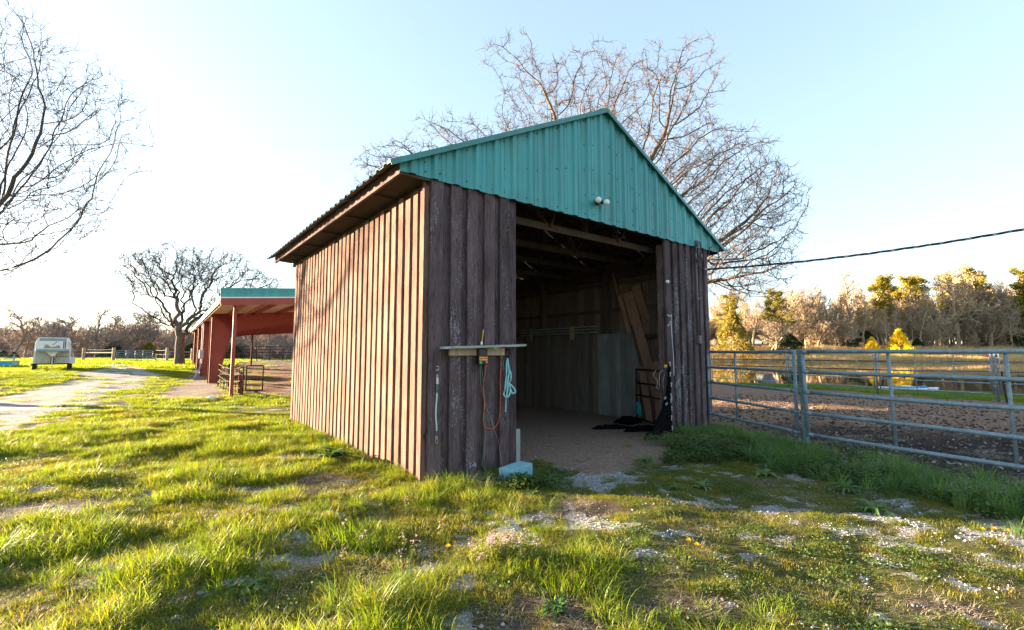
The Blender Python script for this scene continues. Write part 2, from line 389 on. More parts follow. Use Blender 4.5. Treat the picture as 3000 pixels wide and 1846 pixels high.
M['rust'] = plain('rusty_pipe', (.15, .060, .038), .95, 0, .4, 20, .1, spec=.1)
M['rust_dark'] = plain('dark_rusty_pipe', (.050, .030, .024), .95, 0, .4, 20, .1, spec=.1)
M['red'] = plain('red_oxide_steel', (.30, .045, .035), .5, 0, .18, 3, dirt=((.20, .05, .035), .3))
M['cream'] = plain('cream_roof_lining', (.62, .50, .36), .6, 0, .1)
M['white_trim'] = plain('white_trim', (.75, .77, .8), .4, 0, .05)
M['bulb'] = plain('white_glass_bulb', (.80, .80, .78), .12, 0, .03)
M['black_tarp'] = plain('black_cloth', (.004, .005, .006), .9, 0, .5, 12, .4, spec=.05)
M['teal_cloth'] = plain('teal_cloth', (.03, .28, .32), .8, 0, .25, 12, .2)
M['halter'] = plain('turquoise_webbing', (.22, .52, .56), .7, 0, .2, 60, .3)
M['brass'] = plain('brass_fitting', (.45, .33, .14), .35, .9, .15)
M['chrome'] = plain('galvanised_fitting', (.55, .56, .57), .32, .85, .1)
M['rope'] = plain('white_rope', (.62, .63, .64), .85, 0, .2, 80, .3)
M['grip'] = plain('grey_rubber', (.10, .115, .14), .7)
M['orange'] = plain('orange_wire', (.70, .12, .03), .5, 0, .1)
M['green'] = plain('green_wire', (.04, .30, .14), .5, 0, .2)
M['greenp'] = plain('green_plastic', (.02, .50, .24), .35, 0, .1)
M['redp'] = plain('red_plastic', (.62, .03, .04), .35, 0, .1)
M['pink'] = plain('pink_plastic', (.60, .16, .30), .35, 0, .1)
M['label'] = plain('orange_label', (.85, .30, .02), .5, 0, .03)
M['yellow'] = plain('yellow_plastic', (.80, .48, .02), .4, 0, .08)
M['ink'] = plain('black_print', (.012, .012, .012), .6)
M['blue_block'] = plain('pale_blue_block', (.20, .41, .47), .9, 0, .22, 24, .5, dirt=((.18, .27, .29), .38))
M['white_paint'] = plain('white_paint_splash', (.34, .40, .43), .6, 0, .12, 40)
M['trailer'] = plain('trailer_aluminium', (.74, .77, .79), .42, .35, .14, 4, dirt=((.30, .28, .24), .4))
M['trailer_panel'] = plain('dull_trailer_panel', (.50, .52, .49), .55, .1, .15, 5, .03, dirt=((.25, .23, .19), .4))
M['trailer_blue'] = plain('blue_grey_band', (.22, .34, .42), .45, .3, .1, 5)
M['tyre'] = plain('tyre_rubber', (.02, .02, .02), .85)
M['glass_dark'] = plain('dark_window_glass', (.03, .04, .05), .08, 0, .1)
M['trough'] = plain('blue_painted_steel', (.02, .30, .62), .45, 0, .15, 5)
M['boat_white'] = plain('white_hull', (.72, .76, .80), .35, 0, .05)
M['boat_blue'] = plain('blue_hull', (.02, .22, .40), .35, 0, .1)
M['purple'] = plain('purple_plastic', (.05, .025, .09), .8)
M['pvc'] = plain('grey_conduit', (.42, .45, .50), .5)
M['brown_conduit'] = plain('brown_painted_conduit', (.12, .09, .10), .5, 0, .15)
M['cable'] = plain('black_cable', (.015, .018, .022), .5)
M['bark_oak'] = bark('oak_bark', (.155, .125, .105))
M['bark_warm'] = bark('sunlit_oak_bark', (.15, .112, .086))
M['bark_dark'] = bark('dark_branch_bark', (.085, .072, .065))
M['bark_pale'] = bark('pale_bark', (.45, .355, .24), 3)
M['bark_far'] = bark('hazed_far_bark', (.30, .235, .205), 3)  # haze over the distant trees put into a paler bark colour
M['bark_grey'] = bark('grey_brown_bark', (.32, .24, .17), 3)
M['post_wood'] = bare_wood('fence_post_wood', (.33, .25, .18), .4)
M['stump'] = bark('silver_stump_wood', (.17, .17, .175), 6)
M['stone'] = plain('white_stone', (.60, .60, .62), .8, 0, .15, 10, .2)
M['buckle'] = plain('pale_metal_clip', (.62, .62, .56), .35, .5, .1)
M['grass'] = leafy('long_grass_blade', (.075, .172, .010), (.22, .295, .016), .5, .5, (.26, .24, .07))
M['turf'] = leafy('short_turf_blade', (.090, .150, .010), (.24, .25, .016), .42, .5, (.25, .19, .08))
M['tuft'] = leafy('coarse_tuft_blade', (.06, .15, .022), (.14, .22, .035), .45, .45, (.32, .27, .12))
M['lush'] = leafy('lush_verge_blade', (.075, .185, .055), (.19, .30, .10), .45, .45)
M['weed'] = leafy('small_weed_leaf', (.045, .095, .025), (.10, .16, .04), .4, .55)
M['paleweed'] = leafy('pale_seeded_weed', (.11, .16, .07), (.22, .24, .10), .4, .6)
M['broad'] = leafy('broad_leaf', (.045, .12, .035), (.09, .17, .05), .35, .45)
M['straw'] = leafy('dead_straw', (.26, .21, .15), (.40, .34, .26), .2, .8)
M['reed'] = leafy('dry_reed', (.52, .38, .21), (.70, .55, .33), .3, .8)
M['pine'] = leafy('pine_needles', (.13, .14, .012), (.34, .28, .02), .25, .6)
M['cedar_dark'] = leafy('dark_cedar_foliage', (.025, .045, .016), (.06, .075, .022), .2, .6)
M['cedar_gold'] = leafy('golden_cedar_foliage', (.60, .47, .010), (.80, .64, .02), .35, .6)
M['bud'] = leafy('budding_foliage', (.20, .17, .03), (.32, .25, .05), .35, .6)
M['purple_flower'] = leafy('mauve_petal', (.38, .24, .42), (.55, .40, .60), .3, .6)
M['dandelion'] = leafy('dandelion_yellow', (.75, .42, .01), (.85, .55, .02), .2, .6)
M['deadleaf'] = leafy('brown_leaf_litter', (.10, .062, .04), (.42, .33, .27), .15, .7)
def pebbles_mat():
    t = NT('crushed_stone').set(.85, 0, .3); oi = t.node('ShaderNodeObjectInfo')
    cc = t.ramp(oi.outputs['Random'], [(0, (.17, .17, .17)), (.3, (.32, .33, .35)), (.75, (.46, .48, .51)), (1, (.38, .34, .29))]); t.base(cc); return t.m
M['pebble'] = pebbles_mat()
M['clod'] = plain('soil_clod', (.035, .026, .022), .95, 0, .4, 30)
def ground_mat():
    t = NT('ground_surface').set(.95, 0, .15); v = t.coords((1, 1, 1), False, 'World')
    n1 = t.noise(v, 18, 6, .7); n2 = t.noise(v, 3.1, 5, .65); n3 = t.noise(v, 70, 4, .7); n4 = t.noise(v, .35, 4)
    soil = t.ramp(n1, [(.3, (.045, .034, .024)), (.6, (.095, .075, .05)), (.8, (.17, .14, .10))])
    thatch = t.ramp(n2, [(.35, (.055, .075, .012)), (.6, (.10, .12, .018)), (.8, (.17, .15, .05))])
    g = t.mix(t.ramp(n1, [(.35, .15), (.6, .85)]), soil, thatch)
    vo = t.node('ShaderNodeTexVoronoi'); vo.inputs['Scale'].default_value = 42; t.L(v, vo.inputs['Vector'])
    peb = t.mix(t.ramp(vo.outputs['Distance'], [(.15, 1.), (.5, 0.)]), (.13, .12, .115), t.mix(.6, vo.outputs['Color'], (.50, .52, .55)))
    peb = t.mix(.35, peb, (.42, .44, .47))
    peb = t.mix(t.ramp(n2, [(.56, 0.), (.68, .75)]), peb, t.mix(.5, soil, thatch))
    dv = t.ramp(t.noise(v, 11, 6, .75), [(.25, (.17, .168, .17)), (.5, (.31, .31, .32)), (.75, (.44, .44, .455))])
    dv = t.mix(t.ramp(t.noise(v, 1.3, 6, .75), [(.50, 0.), (.62, .85)]), dv, (.105, .115, .045))
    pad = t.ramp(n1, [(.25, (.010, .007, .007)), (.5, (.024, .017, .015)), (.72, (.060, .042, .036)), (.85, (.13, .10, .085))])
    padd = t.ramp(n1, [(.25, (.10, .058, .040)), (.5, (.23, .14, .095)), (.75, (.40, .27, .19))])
    
    arena = t.ramp(t.noise(t.coords((1, 2.5, 1), False, 'World'), 5, 6, .75), [(.3, (.08, .045, .03)), (.55, (.20, .125, .085)), (.8, (.33, .23, .16))])
    flo = t.ramp(n1, [(.25, (.15, .10, .075)), (.55, (.29, .20, .15)), (.8, (.42, .31, .24))])
    flo = t.mix(t.ramp(n3, [(.66, 0.), (.72, .7)]), flo, (.36, .31, .26)); flo = t.mix(t.ramp(n2, [(.58, 0.), (.7, .7)]), flo, (.055, .035, .028))
    walk = t.ramp(n1, [(.3, (.13, .105, .09)), (.7, (.30, .26, .235))])
    def at_(name): return t.node('ShaderNodeAttribute', attribute_name=name).outputs['Fac']
    def edge(m, k=.6): return t.ramp(t.math('ADD', m, t.math('MULTIPLY', t.math('SUBTRACT', n1, .5), k)), [(.35, 0.), (.6, 1.)])
    far = t.ramp(at_('far'), [(0., 0.), (1., 1.)])
    lawnfar = t.ramp(n2, [(.3, (.085, .12, .018)), (.7, (.16, .18, .025))])
    c = t.mix(far, g, lawnfar)
    c = t.mix(t.ramp(at_('bank'), [(0., 0.), (1., 1.)]), c, t.ramp(t.noise(v, 1.5, 5), [(.3, (.45, .33, .19)), (.7, (.66, .52, .32))]))
    c = t.mix(t.ramp(at_('wood'), [(0., 0.), (1., 1.)]), c, (.10, .065, .045))
    c = t.mix(edge(at_('bare')), c, soil)
    # near paddock: wet muck with the shed's shade in its colour, farther out dry
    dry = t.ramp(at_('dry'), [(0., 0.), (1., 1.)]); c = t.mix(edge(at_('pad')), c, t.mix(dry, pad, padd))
    c = t.mix(edge(at_('arena')), c, arena); c = t.mix(edge(at_('walk')), c, walk); c = t.mix(edge(at_('drive')), c, dv); gg = t.ramp(at_('gravel'), [(.02, 0.), (.25, 1.)]); gn = t.math('ADD', t.math('MULTIPLY', t.math('SUBTRACT', n3, .5), 1.1), t.math('MULTIPLY', t.math('SUBTRACT', t.noise(v, 7, 4, .7), .5), 1.2)); gm = t.math('ADD', at_('gravel'), t.math('MULTIPLY', gn, gg)); c = t.mix(t.ramp(gm, [(.46, 0.), (.54, 1.)]), c, peb); c = t.mix(edge(at_('floor')), c, flo)
    t.base(c)
    h = t.math('ADD', t.math('MULTIPLY', n1, 1.), t.math('MULTIPLY', n3, .5)); t.bump(h, .9, .035); return t.m
M['ground'] = ground_mat()
def water_mat():
    t = NT('pond_water'); v = t.coords((1, .35, 1), False, 'World'); t.base((.015, .018, .012)); t.set(.025, 0, .9)
    t.b.inputs['IOR'].default_value = 1.33
    t.bump(t.noise(v, .9, 3, .5), .035, .1); return t.m
M['water'] = water_mat()
# ------------------------------------------------------------ ground
def build_ground():
    NX, NY = 420, 430
    tx = np.linspace(-1, 1, NX); X = 2.6*np.sinh(6.1*tx)+.0
    ty = np.linspace(-.62, 1, NY); Y = 4.0+2.6*np.sinh(6.1*ty)
    X = np.clip(X, -560, 560)
    gx, gy = np.meshgrid(X, Y); x = gx.ravel(); y = gy.ravel(); z = height(x, y)
    V = np.stack([x, y, z], 1)
    i = np.arange(NX*NY).reshape(NY, NX); Q = np.stack([i[:-1, :-1].ravel(), i[:-1, 1:].ravel(), i[1:, 1:].ravel(), i[1:, :-1].ravel()], 1)
    me = np_mesh('ground', V, [Q], True); mk = masks(x, y)
    r = np.hypot(x, y)
    mk['far'] = ss(14, 34, r); mk['bank'] = ss(96, 101, y)*(1-ss(112, 116, y))*ss(-20, 0, x)
    sdp = poly_sd(x, y, POND)
    mk['wood'] = np.maximum(ss(112, 117, y)*ss(-20, 0, x), ss(64, 74, y)*ss(0, -6, x))
    n = fbm(x, y, 1.2, 41, 3)
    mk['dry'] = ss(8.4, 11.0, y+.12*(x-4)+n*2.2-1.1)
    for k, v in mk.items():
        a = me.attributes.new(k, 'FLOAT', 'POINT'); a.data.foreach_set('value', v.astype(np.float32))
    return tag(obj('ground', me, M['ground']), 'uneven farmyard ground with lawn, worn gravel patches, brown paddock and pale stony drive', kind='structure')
build_ground()
wme = bpy.data.meshes.new('pond'); wme.from_pydata([(-8, 12, WATER_Z), (330, 8, WATER_Z), (330, 112, WATER_Z), (-8, 112, WATER_Z)], [], [(0, 1, 2, 3)])
# water only inside the pond outline
from mathutils.geometry import tessellate_polygon
pp = [Vector((a, b, WATER_Z)) for a, b in POND]; ctr = Vector((60, 60, WATER_Z)); pp2 = [p+(p-ctr).normalized()*2.5 for p in pp]
wme = bpy.data.meshes.new('pond'); wme.from_pydata([tuple(p) for p in pp2], [], [tuple(t) for t in tessellate_polygon([pp2])]); wme.update()
if wme.polygons[0].normal.z < 0: wme.flip_normals()
tag(obj('pond', wme, M['water']), 'still farm pond mirroring the golden woods behind the corral', kind='structure')

# ------------------------------------------------------------ the shed
shed = root('horse_shed', 'brown board shed with a teal sheet metal gable and an open front', 'shed', (SC[0], SC[1], 0), TH)
def to_local(P): lx, ly = shed_xy(P[0], P[1]); return np.array([float(lx), float(ly), P[2]])
def hit(px, py, axis, val):
    """where the line of sight meets a wall plane of the shed (shed coordinates)"""
    o = to_local([0, 0, EZ]); r = ray(px, py); d = np.array([r[0]*SU[0]+r[1]*SU[1], r[0]*SV[0]+r[1]*SV[1], r[2]])
    t = (val-o[axis])/d[axis]; return o+d*t
def fw(px, py, off=0.): return hit(px, py, 1, off)
def rw(px, py, off=.12): return hit(px, py, 0, SW-off)
def fz(px, py, z=0.): return hit(px, py, 2, z)
def W3(l): return Vector((SC[0]+l[0]*SU[0]+l[1]*SV[0], SC[1]+l[0]*SU[1]+l[1]*SV[1], l[2]))
RS = .498; ZP = 5.55; XM = SW/2; ZB = 3.626
def roofz(x): return ZP-RS*abs(x-XM)
OPL = fw(1512, 900)[0]; OPR = fw(1946, 900)[0]
print('opening', OPL, OPR)
def plank(name, mat, x0, x1, y0, y1, z0, z1, along, parent=shed, wob=.004, top=None):
    """upright sawn board, slightly crooked edges; 'along' = axis of the width (0 or 1)"""
    n = 5; V = []; Fc = []
    for i in range(n+1):
        f = i/n; z = z0+(z1-z0)*f
        a0 = R.uniform(-wob, wob); a1 = R.uniform(-wob, wob); d = R.uniform(-wob*.4, wob*.4)
        if along == 0: c = [(x0+a0, y0+d), (x1+a1, y0+d), (x1+a1, y1), (x0+a0, y1)]
        else: c = [(x0+d, y0+a0), (x1, y0+a0), (x1, y1+a1), (x0+d, y1+a1)]
        for k, (x, y) in enumerate(c):
            zz = z
            if i == n and top is not None: zz = z+top*(1 if (k in (1, 2)) else 0)
            V.append((x, y, zz))
    for i in range(n):
        for k in range(4):
            a = i*4+k; b = i*4+(k+1) % 4; Fc.append((a, b, b+4, a+4))
    Fc += [(3, 2, 1, 0), (n*4, n*4+1, n*4+2, n*4+3)]
    mb = MB(); mb.add(V, Fc); o = mb.build(name, mat, parent)
    bv = o.modifiers.new('soft_edges', 'BEVEL'); bv.width = .0025; bv.segments = 1; bv.limit_method = 'ANGLE'
    return o
T1 = .050
# front, left of the opening (edges read off the photograph at their height)
ed = [fw(px, 650)[0] for px in (1263.7, 1294, 1317, 1347.6, 1366, 1394.5, 1415, 1444, 1460, 1486, 1505)]
ed[0] = .0
for i in range(0, 10, 2):
    plank('plank', M['plank_worn'] if i in (4, 2) else M['plank'], ed[i], ed[i+1], -T1+.004, 0, -.12+R.uniform(-.02, .02), 3.70, 0)
for i in range(1, 10, 2):
    plank('plank', M['plank'], ed[i]-.035, min(ed[i+1]+.035, OPL) if i < 9 else OPL, .002, .028, -.12, 3.69, 0)
# front, right of the opening
x = OPR; k = 0
while x < SW-.05:
    w = .165 if k == 0 else R.uniform(.115, .135); x1 = min(x+w, SW)
    plank('plank', M['plank'] if k == 0 else M['plank_worn'], x, x1, -T1+.004, 0, -.12, 3.70, 0)
    g = R.uniform(.085, .10); plank('plank', M['plank_worn'], x1-.03 if x1 < SW-.05 else x1-.2, min(x1+g+.03, SW), .002, .028, -.12, 3.69, 0)
    x = x1+g; k += 1
# left side wall, sunlit: outer boards over recessed ones
y = .0; k = 0
while y < SL-.02:
    w = R.uniform(.115, .145); g = R.uniform(.070, .090); y1 = min(y+w, SL)
    tz = 3.54+R.uniform(-.05, .05)
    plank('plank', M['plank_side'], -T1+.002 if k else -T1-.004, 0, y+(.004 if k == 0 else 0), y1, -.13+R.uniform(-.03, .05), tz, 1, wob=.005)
    if y1 < SL-.05: plank('plank', M['plank'], .002, .028, y1-.03, min(y1+g+.03, SL), -.13+R.uniform(-.02, .03), tz-R.uniform(0, .07), 1)  # recess boards take the darker stain to paint in the gap shadows
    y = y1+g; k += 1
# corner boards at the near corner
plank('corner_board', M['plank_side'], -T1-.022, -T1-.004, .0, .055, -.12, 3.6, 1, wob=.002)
# right wall, its inner face seen through the opening
y = .03
while y < SL-.05:
    w = R.uniform(.16, .22); plank('plank', M['inner'], SW-.03, SW-.004, y, min(y+w, SL)-R.uniform(.003, .008), -.1, 3.62, 1, wob=.002); y += w
y = .0
while y < SL:
    w = R.uniform(.10, .14); plank('plank', M['plank'], SW, SW+.025, y+.08, min(y+w+.08, SL), -.1, 3.5, 1, wob=.003); y += .23
# back wall
x = .0
while x < SW-.02:
    w = R.uniform(.17, .24); plank('plank', M['inner'], x, min(x+w, SW)-.004, SL-.028, SL, -.1, 3.62, 0, wob=.002); x += w
# gable of the back wall
mb = MB(); mb.prism([(-.1, 3.5), (SW+.1, 3.5), (SW+.1, roofz(SW+.1)-.08), (XM, ZP-.08), (-.1, roofz(-.1)-.08)], SL+.004, SL+.03); mb.build('rear_gable', M['teal'], shed)
# posts, girts, plates
zg = [rw(1860, 819, .16)[2], rw(1860, 901, .16)[2], rw(1620, 1190, .16)[2]]; print('girts', zg)
yp = rw(1775, 900, .2)[1]; print('post y', yp)
for (px_, py_) in ((SW-.17, .06), (SW-.17, yp), (SW-.17, yp+2.35), (.035, .06), (.035, yp), (.035, yp+2.35), (OPL-.14, .04), (OPR+.03, .032), (SW-.17, SL-.18), (.035, SL-.18)):
    plank('post', M['plank'] if px_ == OPR+.03 else M['timber'], px_, px_+.135, py_, py_+.135, -.1, 3.55, 0, wob=.003)
for z in zg[:2]:
    for xx in (SW-.07,):
        MB().box(xx, xx+.036, .2, yp, z-.045, z+.045).build('girt', M['timber'], shed); MB().box(xx, xx+.036, yp+.14, SL-.03, z-.055, z+.035).build('girt', M['timber'], shed)
for z in zg[:2]: MB().box(.031, .065, .2, SL-.1, z-.045, z+.045).build('girt', M['timber'], shed)
MB().box(SW-.11, SW-.071, .05, SL-.03, 3.30, 3.52).build('wall_plate', M['timber'], shed)
MB().box(.0305, .07, .05, SL-.03, 3.36, 3.56).build('wall_plate', M['timber'], shed)
MB().box(OPL-.3, OPR+.3, .035, .075, 3.66, 3.84).build('header_beam', M['timber'], shed)
# stall lining along the right wall
ztop = rw(1700, 979, .2)[2]; y = rw(1872, 1100, .2)[1]; print('lining', ztop, y)
yg = rw(1770, 1100, .2)[1]; k = 0
while y < SL-.1:
    w = R.uniform(.13, .2)
    mt = M['inner_green'] if y < yg+.02 else (M['inner_grey'] if y < yg+3.2 else M['inner'])
    plank('lining_board', mt, SW-.215, SW-.185, y, y+w-.004, -.08, ztop+R.uniform(-.012, .012)-(.03 if y < yg else 0), 1, wob=.002); y += w
MB().box(SW-.183, SW-.145, .3, SL-.1, ztop-.15, ztop-.06).build('lining_rail', M['timber'], shed)
# trusses
def truss(yy, k):
    mat = M['truss']; zc = 3.52
    t = [MB().beam((.07, yy, zc), (SW-.07, yy, zc), .038, .11, (0, 0, 1))]
    t[0].build('truss_chord', mat, shed)
    for s in (-1, 1):
        MB().beam((XM+s*3.1, yy, roofz(XM+3.1)-.13), (XM, yy, ZP-.13), .038, .10, (0, 0, 1)).build('truss_rafter', mat, shed)
        a, b, c = XM+s*1.9, XM+s*.95, XM
        MB().beam((XM+s*.85, yy+.02, zc), (XM+s*1.75, yy+.02, roofz(XM+1.75)-.16), .036, .085, (0, 1, 0)).build('truss_web', mat, shed)
        MB().beam((XM+s*.85, yy-.02, zc), (XM+s*.12, yy-.02, ZP-.28), .036, .085, (0, 1, 0)).build('truss_web', mat, shed)
    MB().beam((XM, yy, zc+.05), (XM, yy, ZP-.2), .04, .085, (0, 1, 0)).build('truss_web', mat, shed)
for k, yy in enumerate((.40, 1.5, 2.6, 3.8, 5.0, 6.3)): truss(yy, k)
MB().box(.031, .052, .0, SL, 3.40, 3.73).build('light_block_board', M['timber'], shed)  # boards added to block the bright gaps under the eaves
MB().box(SW-.052, SW-.031, .0, SL, 3.525, 3.73).build('light_block_board', M['timber'], shed)
for s in (-1, 1):
    for d in (.25, .95, 1.65, 2.35, 3.05, 3.5):
        x = XM+s*d; MB().box(x-.045, x+.045, -.03, SL+.25, roofz(x)-.085, roofz(x)-.047).build('purlin', M['timber'], shed)
# ribbed sheets
def profile(w, pitch=.305, h=.034, lead=0.):
    pts = [(0., 0.)]; n = int(round(w/pitch))
    for i in range(n):
        c = (i+.5)*pitch
        pts += [(c-.058, 0), (c-.026, h), (c+.026, h), (c+.058, 0)]
        if i < n-1 or True:
            m = c+pitch*.36
            for q in (m-.02, m+.05):
                if q+.012 < w: pts += [(q-.010, 0), (q, 0.008), (q+.010, 0)]
    pts = sorted(p for p in pts if p[0] <= w-.001)+[(w, 0.)]; return pts
def sheet_skin(A, B, nrm, mats, name, parent, th=.003):
    """A, B matching rows of points; nrm outward unit vector; front skin and back skin"""
    n = len(A); nv = Vector(nrm)*th
    V = [tuple(p) for p in A]+[tuple(p) for p in B]+[tuple(Vector(p)-nv) for p in A]+[tuple(Vector(p)-nv) for p in B]
    Fc = [(i, i+1, n+i+1, n+i) for i in range(n-1)]+[(2*n+i, 3*n+i, 3*n+i+1, 2*n+i+1) for i in range(n-1)]
    Fc += [(i, 2*n+i, 2*n+i+1, i+1) for i in range(n-1)]+[(n+i, n+i+1, 3*n+i+1, 3*n+i) for i in range(n-1)]
    Fc += [(0, n, 3*n, 2*n), (n-1, 3*n-1, 4*n-1, 2*n-1)]
    me = bpy.data.meshes.new(name); me.from_pydata(V, [], Fc); me.update()
    for m in mats: me.materials.append(m)
    for i, p in enumerate(me.polygons): p.material_index = (1 if n-1 <= i < 2*(n-1) else 0) if len(mats) > 1 else 0
    return link(bpy.data.objects.new(name, me), parent)
YG = -.062
x = -.424; k = 0; PW = .914
while x < SW+.42:
    w = min(PW, SW+.424-x); pr = profile(w)
    cuts = sorted(set([p for p in pr]+([(XM-x, 0.)] if x < XM < x+w else [])))
    A = [(x+a, YG-h-(.003 if k % 2 else 0), ZB+(.006*math.sin(k*3.1))) for a, h in cuts]; B = [(x+a, YG-h-(.003 if k % 2 else 0), roofz(x+a)-.012) for a, h in cuts]
    sheet_skin(A, B, (0, -1, 0), [M['teal'], M['roof_inner']], 'gable_sheet', shed); x += w; k += 1
# screws on the gable
mb = MB(); xs = -.3
while xs < SW+.35:
    zt = roofz(xs)-.09; zz = ZB+.07; rows = [zt, ZB+.08]
    if zt-ZB > .75: rows.append((zt+ZB)/2)
    if zt-ZB > 1.4: rows += [ZB+(zt-ZB)*.25, ZB+(zt-ZB)*.75]
    for z in rows:
        if z > ZB+.04: mb.lathe([(.011, 0), (.011, .004), (.006, .009), (.0, .009)], (xs+R.uniform(-.01, .01), YG-.004, z+R.uniform(-.02, .02)), (0, -1, 0), 6)
    xs += .20
tag(mb.build('screw', M['screw'], shed), kind='stuff')
# roof sheets: top teal, underside weathered
OVE = .575
for s in (-1, 1):
    y = -.10; k = 0
    while y < SL+.35:
        w = min(.914, SL+.40-y); pr = profile(w, .2285, .024)
        xe = XM+s*(XM+OVE); up = Vector((s*RS, 0, 1)).normalized()
        off = .004*(k % 2)
        A = [Vector((XM, y+a, ZP))+up*(h+off) for a, h in pr]; B = [Vector((xe, y+a, ZP-RS*(XM+OVE)))+up*(h+off) for a, h in pr]
        if s > 0: A, B = B, A
        sheet_skin(A, B, up, [M['teal'], M['rib_brown']], 'roof_sheet', shed); y += w; k += 1
MB().add([(XM-.16, -.12, ZP-.055+.03), (XM, -.12, ZP+.045), (XM+.16, -.12, ZP-.055+.03), (XM-.16, SL+.4, ZP-.025), (XM, SL+.4, ZP+.045), (XM+.16, SL+.4, ZP-.025)], [(0, 1, 4, 3), (1, 2, 5, 4), (0, 3, 5, 2), (0, 2, 1), (3, 4, 5)]).build('ridge_cap', M['teal_trim'], shed)
for s in (-1, 1):
    e = XM+.575
    MB().beam((XM+s*e, YG-.035, ZP-RS*e+.012), (XM, YG-.035, ZP+.012), .10, .028, (0, 0, 1)).build('rake_trim', M['teal_trim'], shed)
    MB().beam((XM+s*e, YG-.086, ZP-RS*e-.012), (XM, YG-.086, ZP-.012), .006, .06, (0, 0, 1)).build('rake_trim', M['teal_trim'], shed)
# fascia boards and rafter tails under the eaves
for s, x0 in ((-1, -.424), (1, SW+.386)):
    MB().box(x0, x0+.038, YG+.012, SL+.33, 3.600, 3.735).build('fascia_board', M['plank'], shed)
    xa, xb = (x0+.04, -.002) if s < 0 else (SW+.03, x0-.002)
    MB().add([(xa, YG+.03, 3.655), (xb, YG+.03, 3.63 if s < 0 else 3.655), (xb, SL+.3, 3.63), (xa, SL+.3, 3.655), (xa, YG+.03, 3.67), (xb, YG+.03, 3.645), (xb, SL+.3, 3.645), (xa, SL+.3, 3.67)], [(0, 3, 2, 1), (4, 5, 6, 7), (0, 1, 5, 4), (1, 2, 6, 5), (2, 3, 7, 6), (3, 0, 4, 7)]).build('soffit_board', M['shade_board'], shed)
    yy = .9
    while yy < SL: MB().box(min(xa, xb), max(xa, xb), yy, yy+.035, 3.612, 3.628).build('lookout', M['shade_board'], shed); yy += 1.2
MB().box(-.385, .0, YG+.014, YG+.035, 3.60, 3.70).build('end_block', M['timber'], shed)

def on_shed(name, label, cat, group=None): return root(name, label, cat, (SC[0], SC[1], 0), TH, group)
# white paint splashes and scrawl on the boards, part of the shed
def splash(pts_px, w, name='paint_splash', off=-T1+.001, mat='white_paint'):
    mb = MB(); P = [fw(px, py, off) for px, py in pts_px]
    for i in range(len(P)-1):
        a, b = P[i], P[i+1]; d = np.array([b[0]-a[0], b[2]-a[2]]); d = d/(np.linalg.norm(d)+1e-9); n = np.array([-d[1], d[0]])*w*.5
        ww = [R.uniform(.6, 1.3), R.uniform(.6, 1.3)]
        mb.add([(a[0]-n[0]*ww[0], off, a[2]-n[1]*ww[0]), (b[0]-n[0]*ww[1], off, b[2]-n[1]*ww[1]), (b[0]+n[0]*ww[1], off, b[2]+n[1]*ww[1]), (a[0]+n[0]*ww[0], off, a[2]+n[1]*ww[0])], [(0, 1, 2, 3)])
    return mb.build(name, M[mat], shed)
splash([(1955, 922), (1962, 927), (1968, 922), (1966, 940), (1969, 990), (1973, 1040), (1975, 1100)], .022)
splash([(1964, 940), (1962, 950), (1956, 955)], .02)
SCR = [[(1382, 1356), (1375, 1357), (1377, 1362), (1381, 1366), (1375, 1370)], [(1384, 1366), (1384, 1362), (1388, 1362), (1388, 1367)], [(1390, 1354), (1390, 1366)], [(1392, 1363), (1396, 1361), (1393, 1358), (1392, 1366), (1397, 1366)]]
for s_ in SCR: splash(s_, .008, 'painted_scrawl')

# floodlight with two bulbs on the gable
fl = on_shed('floodlight', 'twin bulb floodlight with round white bulbs on the teal gable', 'outdoor light')
c = fw(1750, 592, YG-.03); b1 = fw(1753, 586, YG-.16); b2 = fw(1776, 593, YG-.20)
MB().lathe([(0, 0), (.055, 0), (.055, .02), (.035, .03), (0, .03)], (c[0], YG-.022, c[2]), (0, -1, 0)).build('mounting_plate', M['dark'], fl, True)
for b in (b1, b2):
    d = Vector((b[0]-c[0], b[1]-(YG-.05), b[2]-c[2])); L = d.length; d.normalize(); cc = Vector((c[0], YG-.045, c[2]))
    mb = MB(); mb.lathe([(.016, 0), (.018, L*.3), (.032, L*.45), (.034, L*.75), (.0, L*.8)], cc, d, 12); mb.build('lamp_holder', M['dark'], fl, True)
    mb = MB(); mb.lathe([(.02, -.055), (.03, -.04), (.046, -.012), (.051, .01), (.045, .033), (.03, .046), (.012, .051), (0, .052)], Vector(b), d, 18); mb.build('bulb', M['bulb'], fl, True)

# shelf with cleat, and what hangs from it
sh = on_shed('wall_shelf', 'narrow weathered grey plank shelf on a raw timber cleat', 'shelf')
a = fw(1288, 1018, -.05); b = fw(1519, 1011, -.05); zs = (a[2]+b[2])/2
mb = MB(); n = 10
V = []; Fc = []
for i in range(n+1):
    f = i/n; xx = a[0]+(b[0]-a[0])*f; yy = -T1-.17+R.uniform(-.006, .006); zt = a[2]+(b[2]-a[2])*f+R.uniform(-.003, .003)
    V += [(xx, yy, zt-.018), (xx, -T1, zt-.018), (xx, -T1, zt+.010), (xx, yy, zt+.008)]
for i in range(n):
    for k in range(4): q = i*4+k; p = i*4+(k+1) % 4; Fc.append((q, p, p+4, q+4))
Fc += [(3, 2, 1, 0), (n*4, n*4+1, n*4+2, n*4+3)]
mb.add(V, Fc); mb.build('shelf_board', M['greywood'], sh)
a2 = fw(1316, 1031, -T1-.02); b2_ = fw(1476, 1031, -T1-.02)
MB().box(a2[0], b2_[0], -T1-.042, -T1-.001, a2[2]-.045, zs-.02, bev=.003).build('cleat', M['bright_wood'], sh)

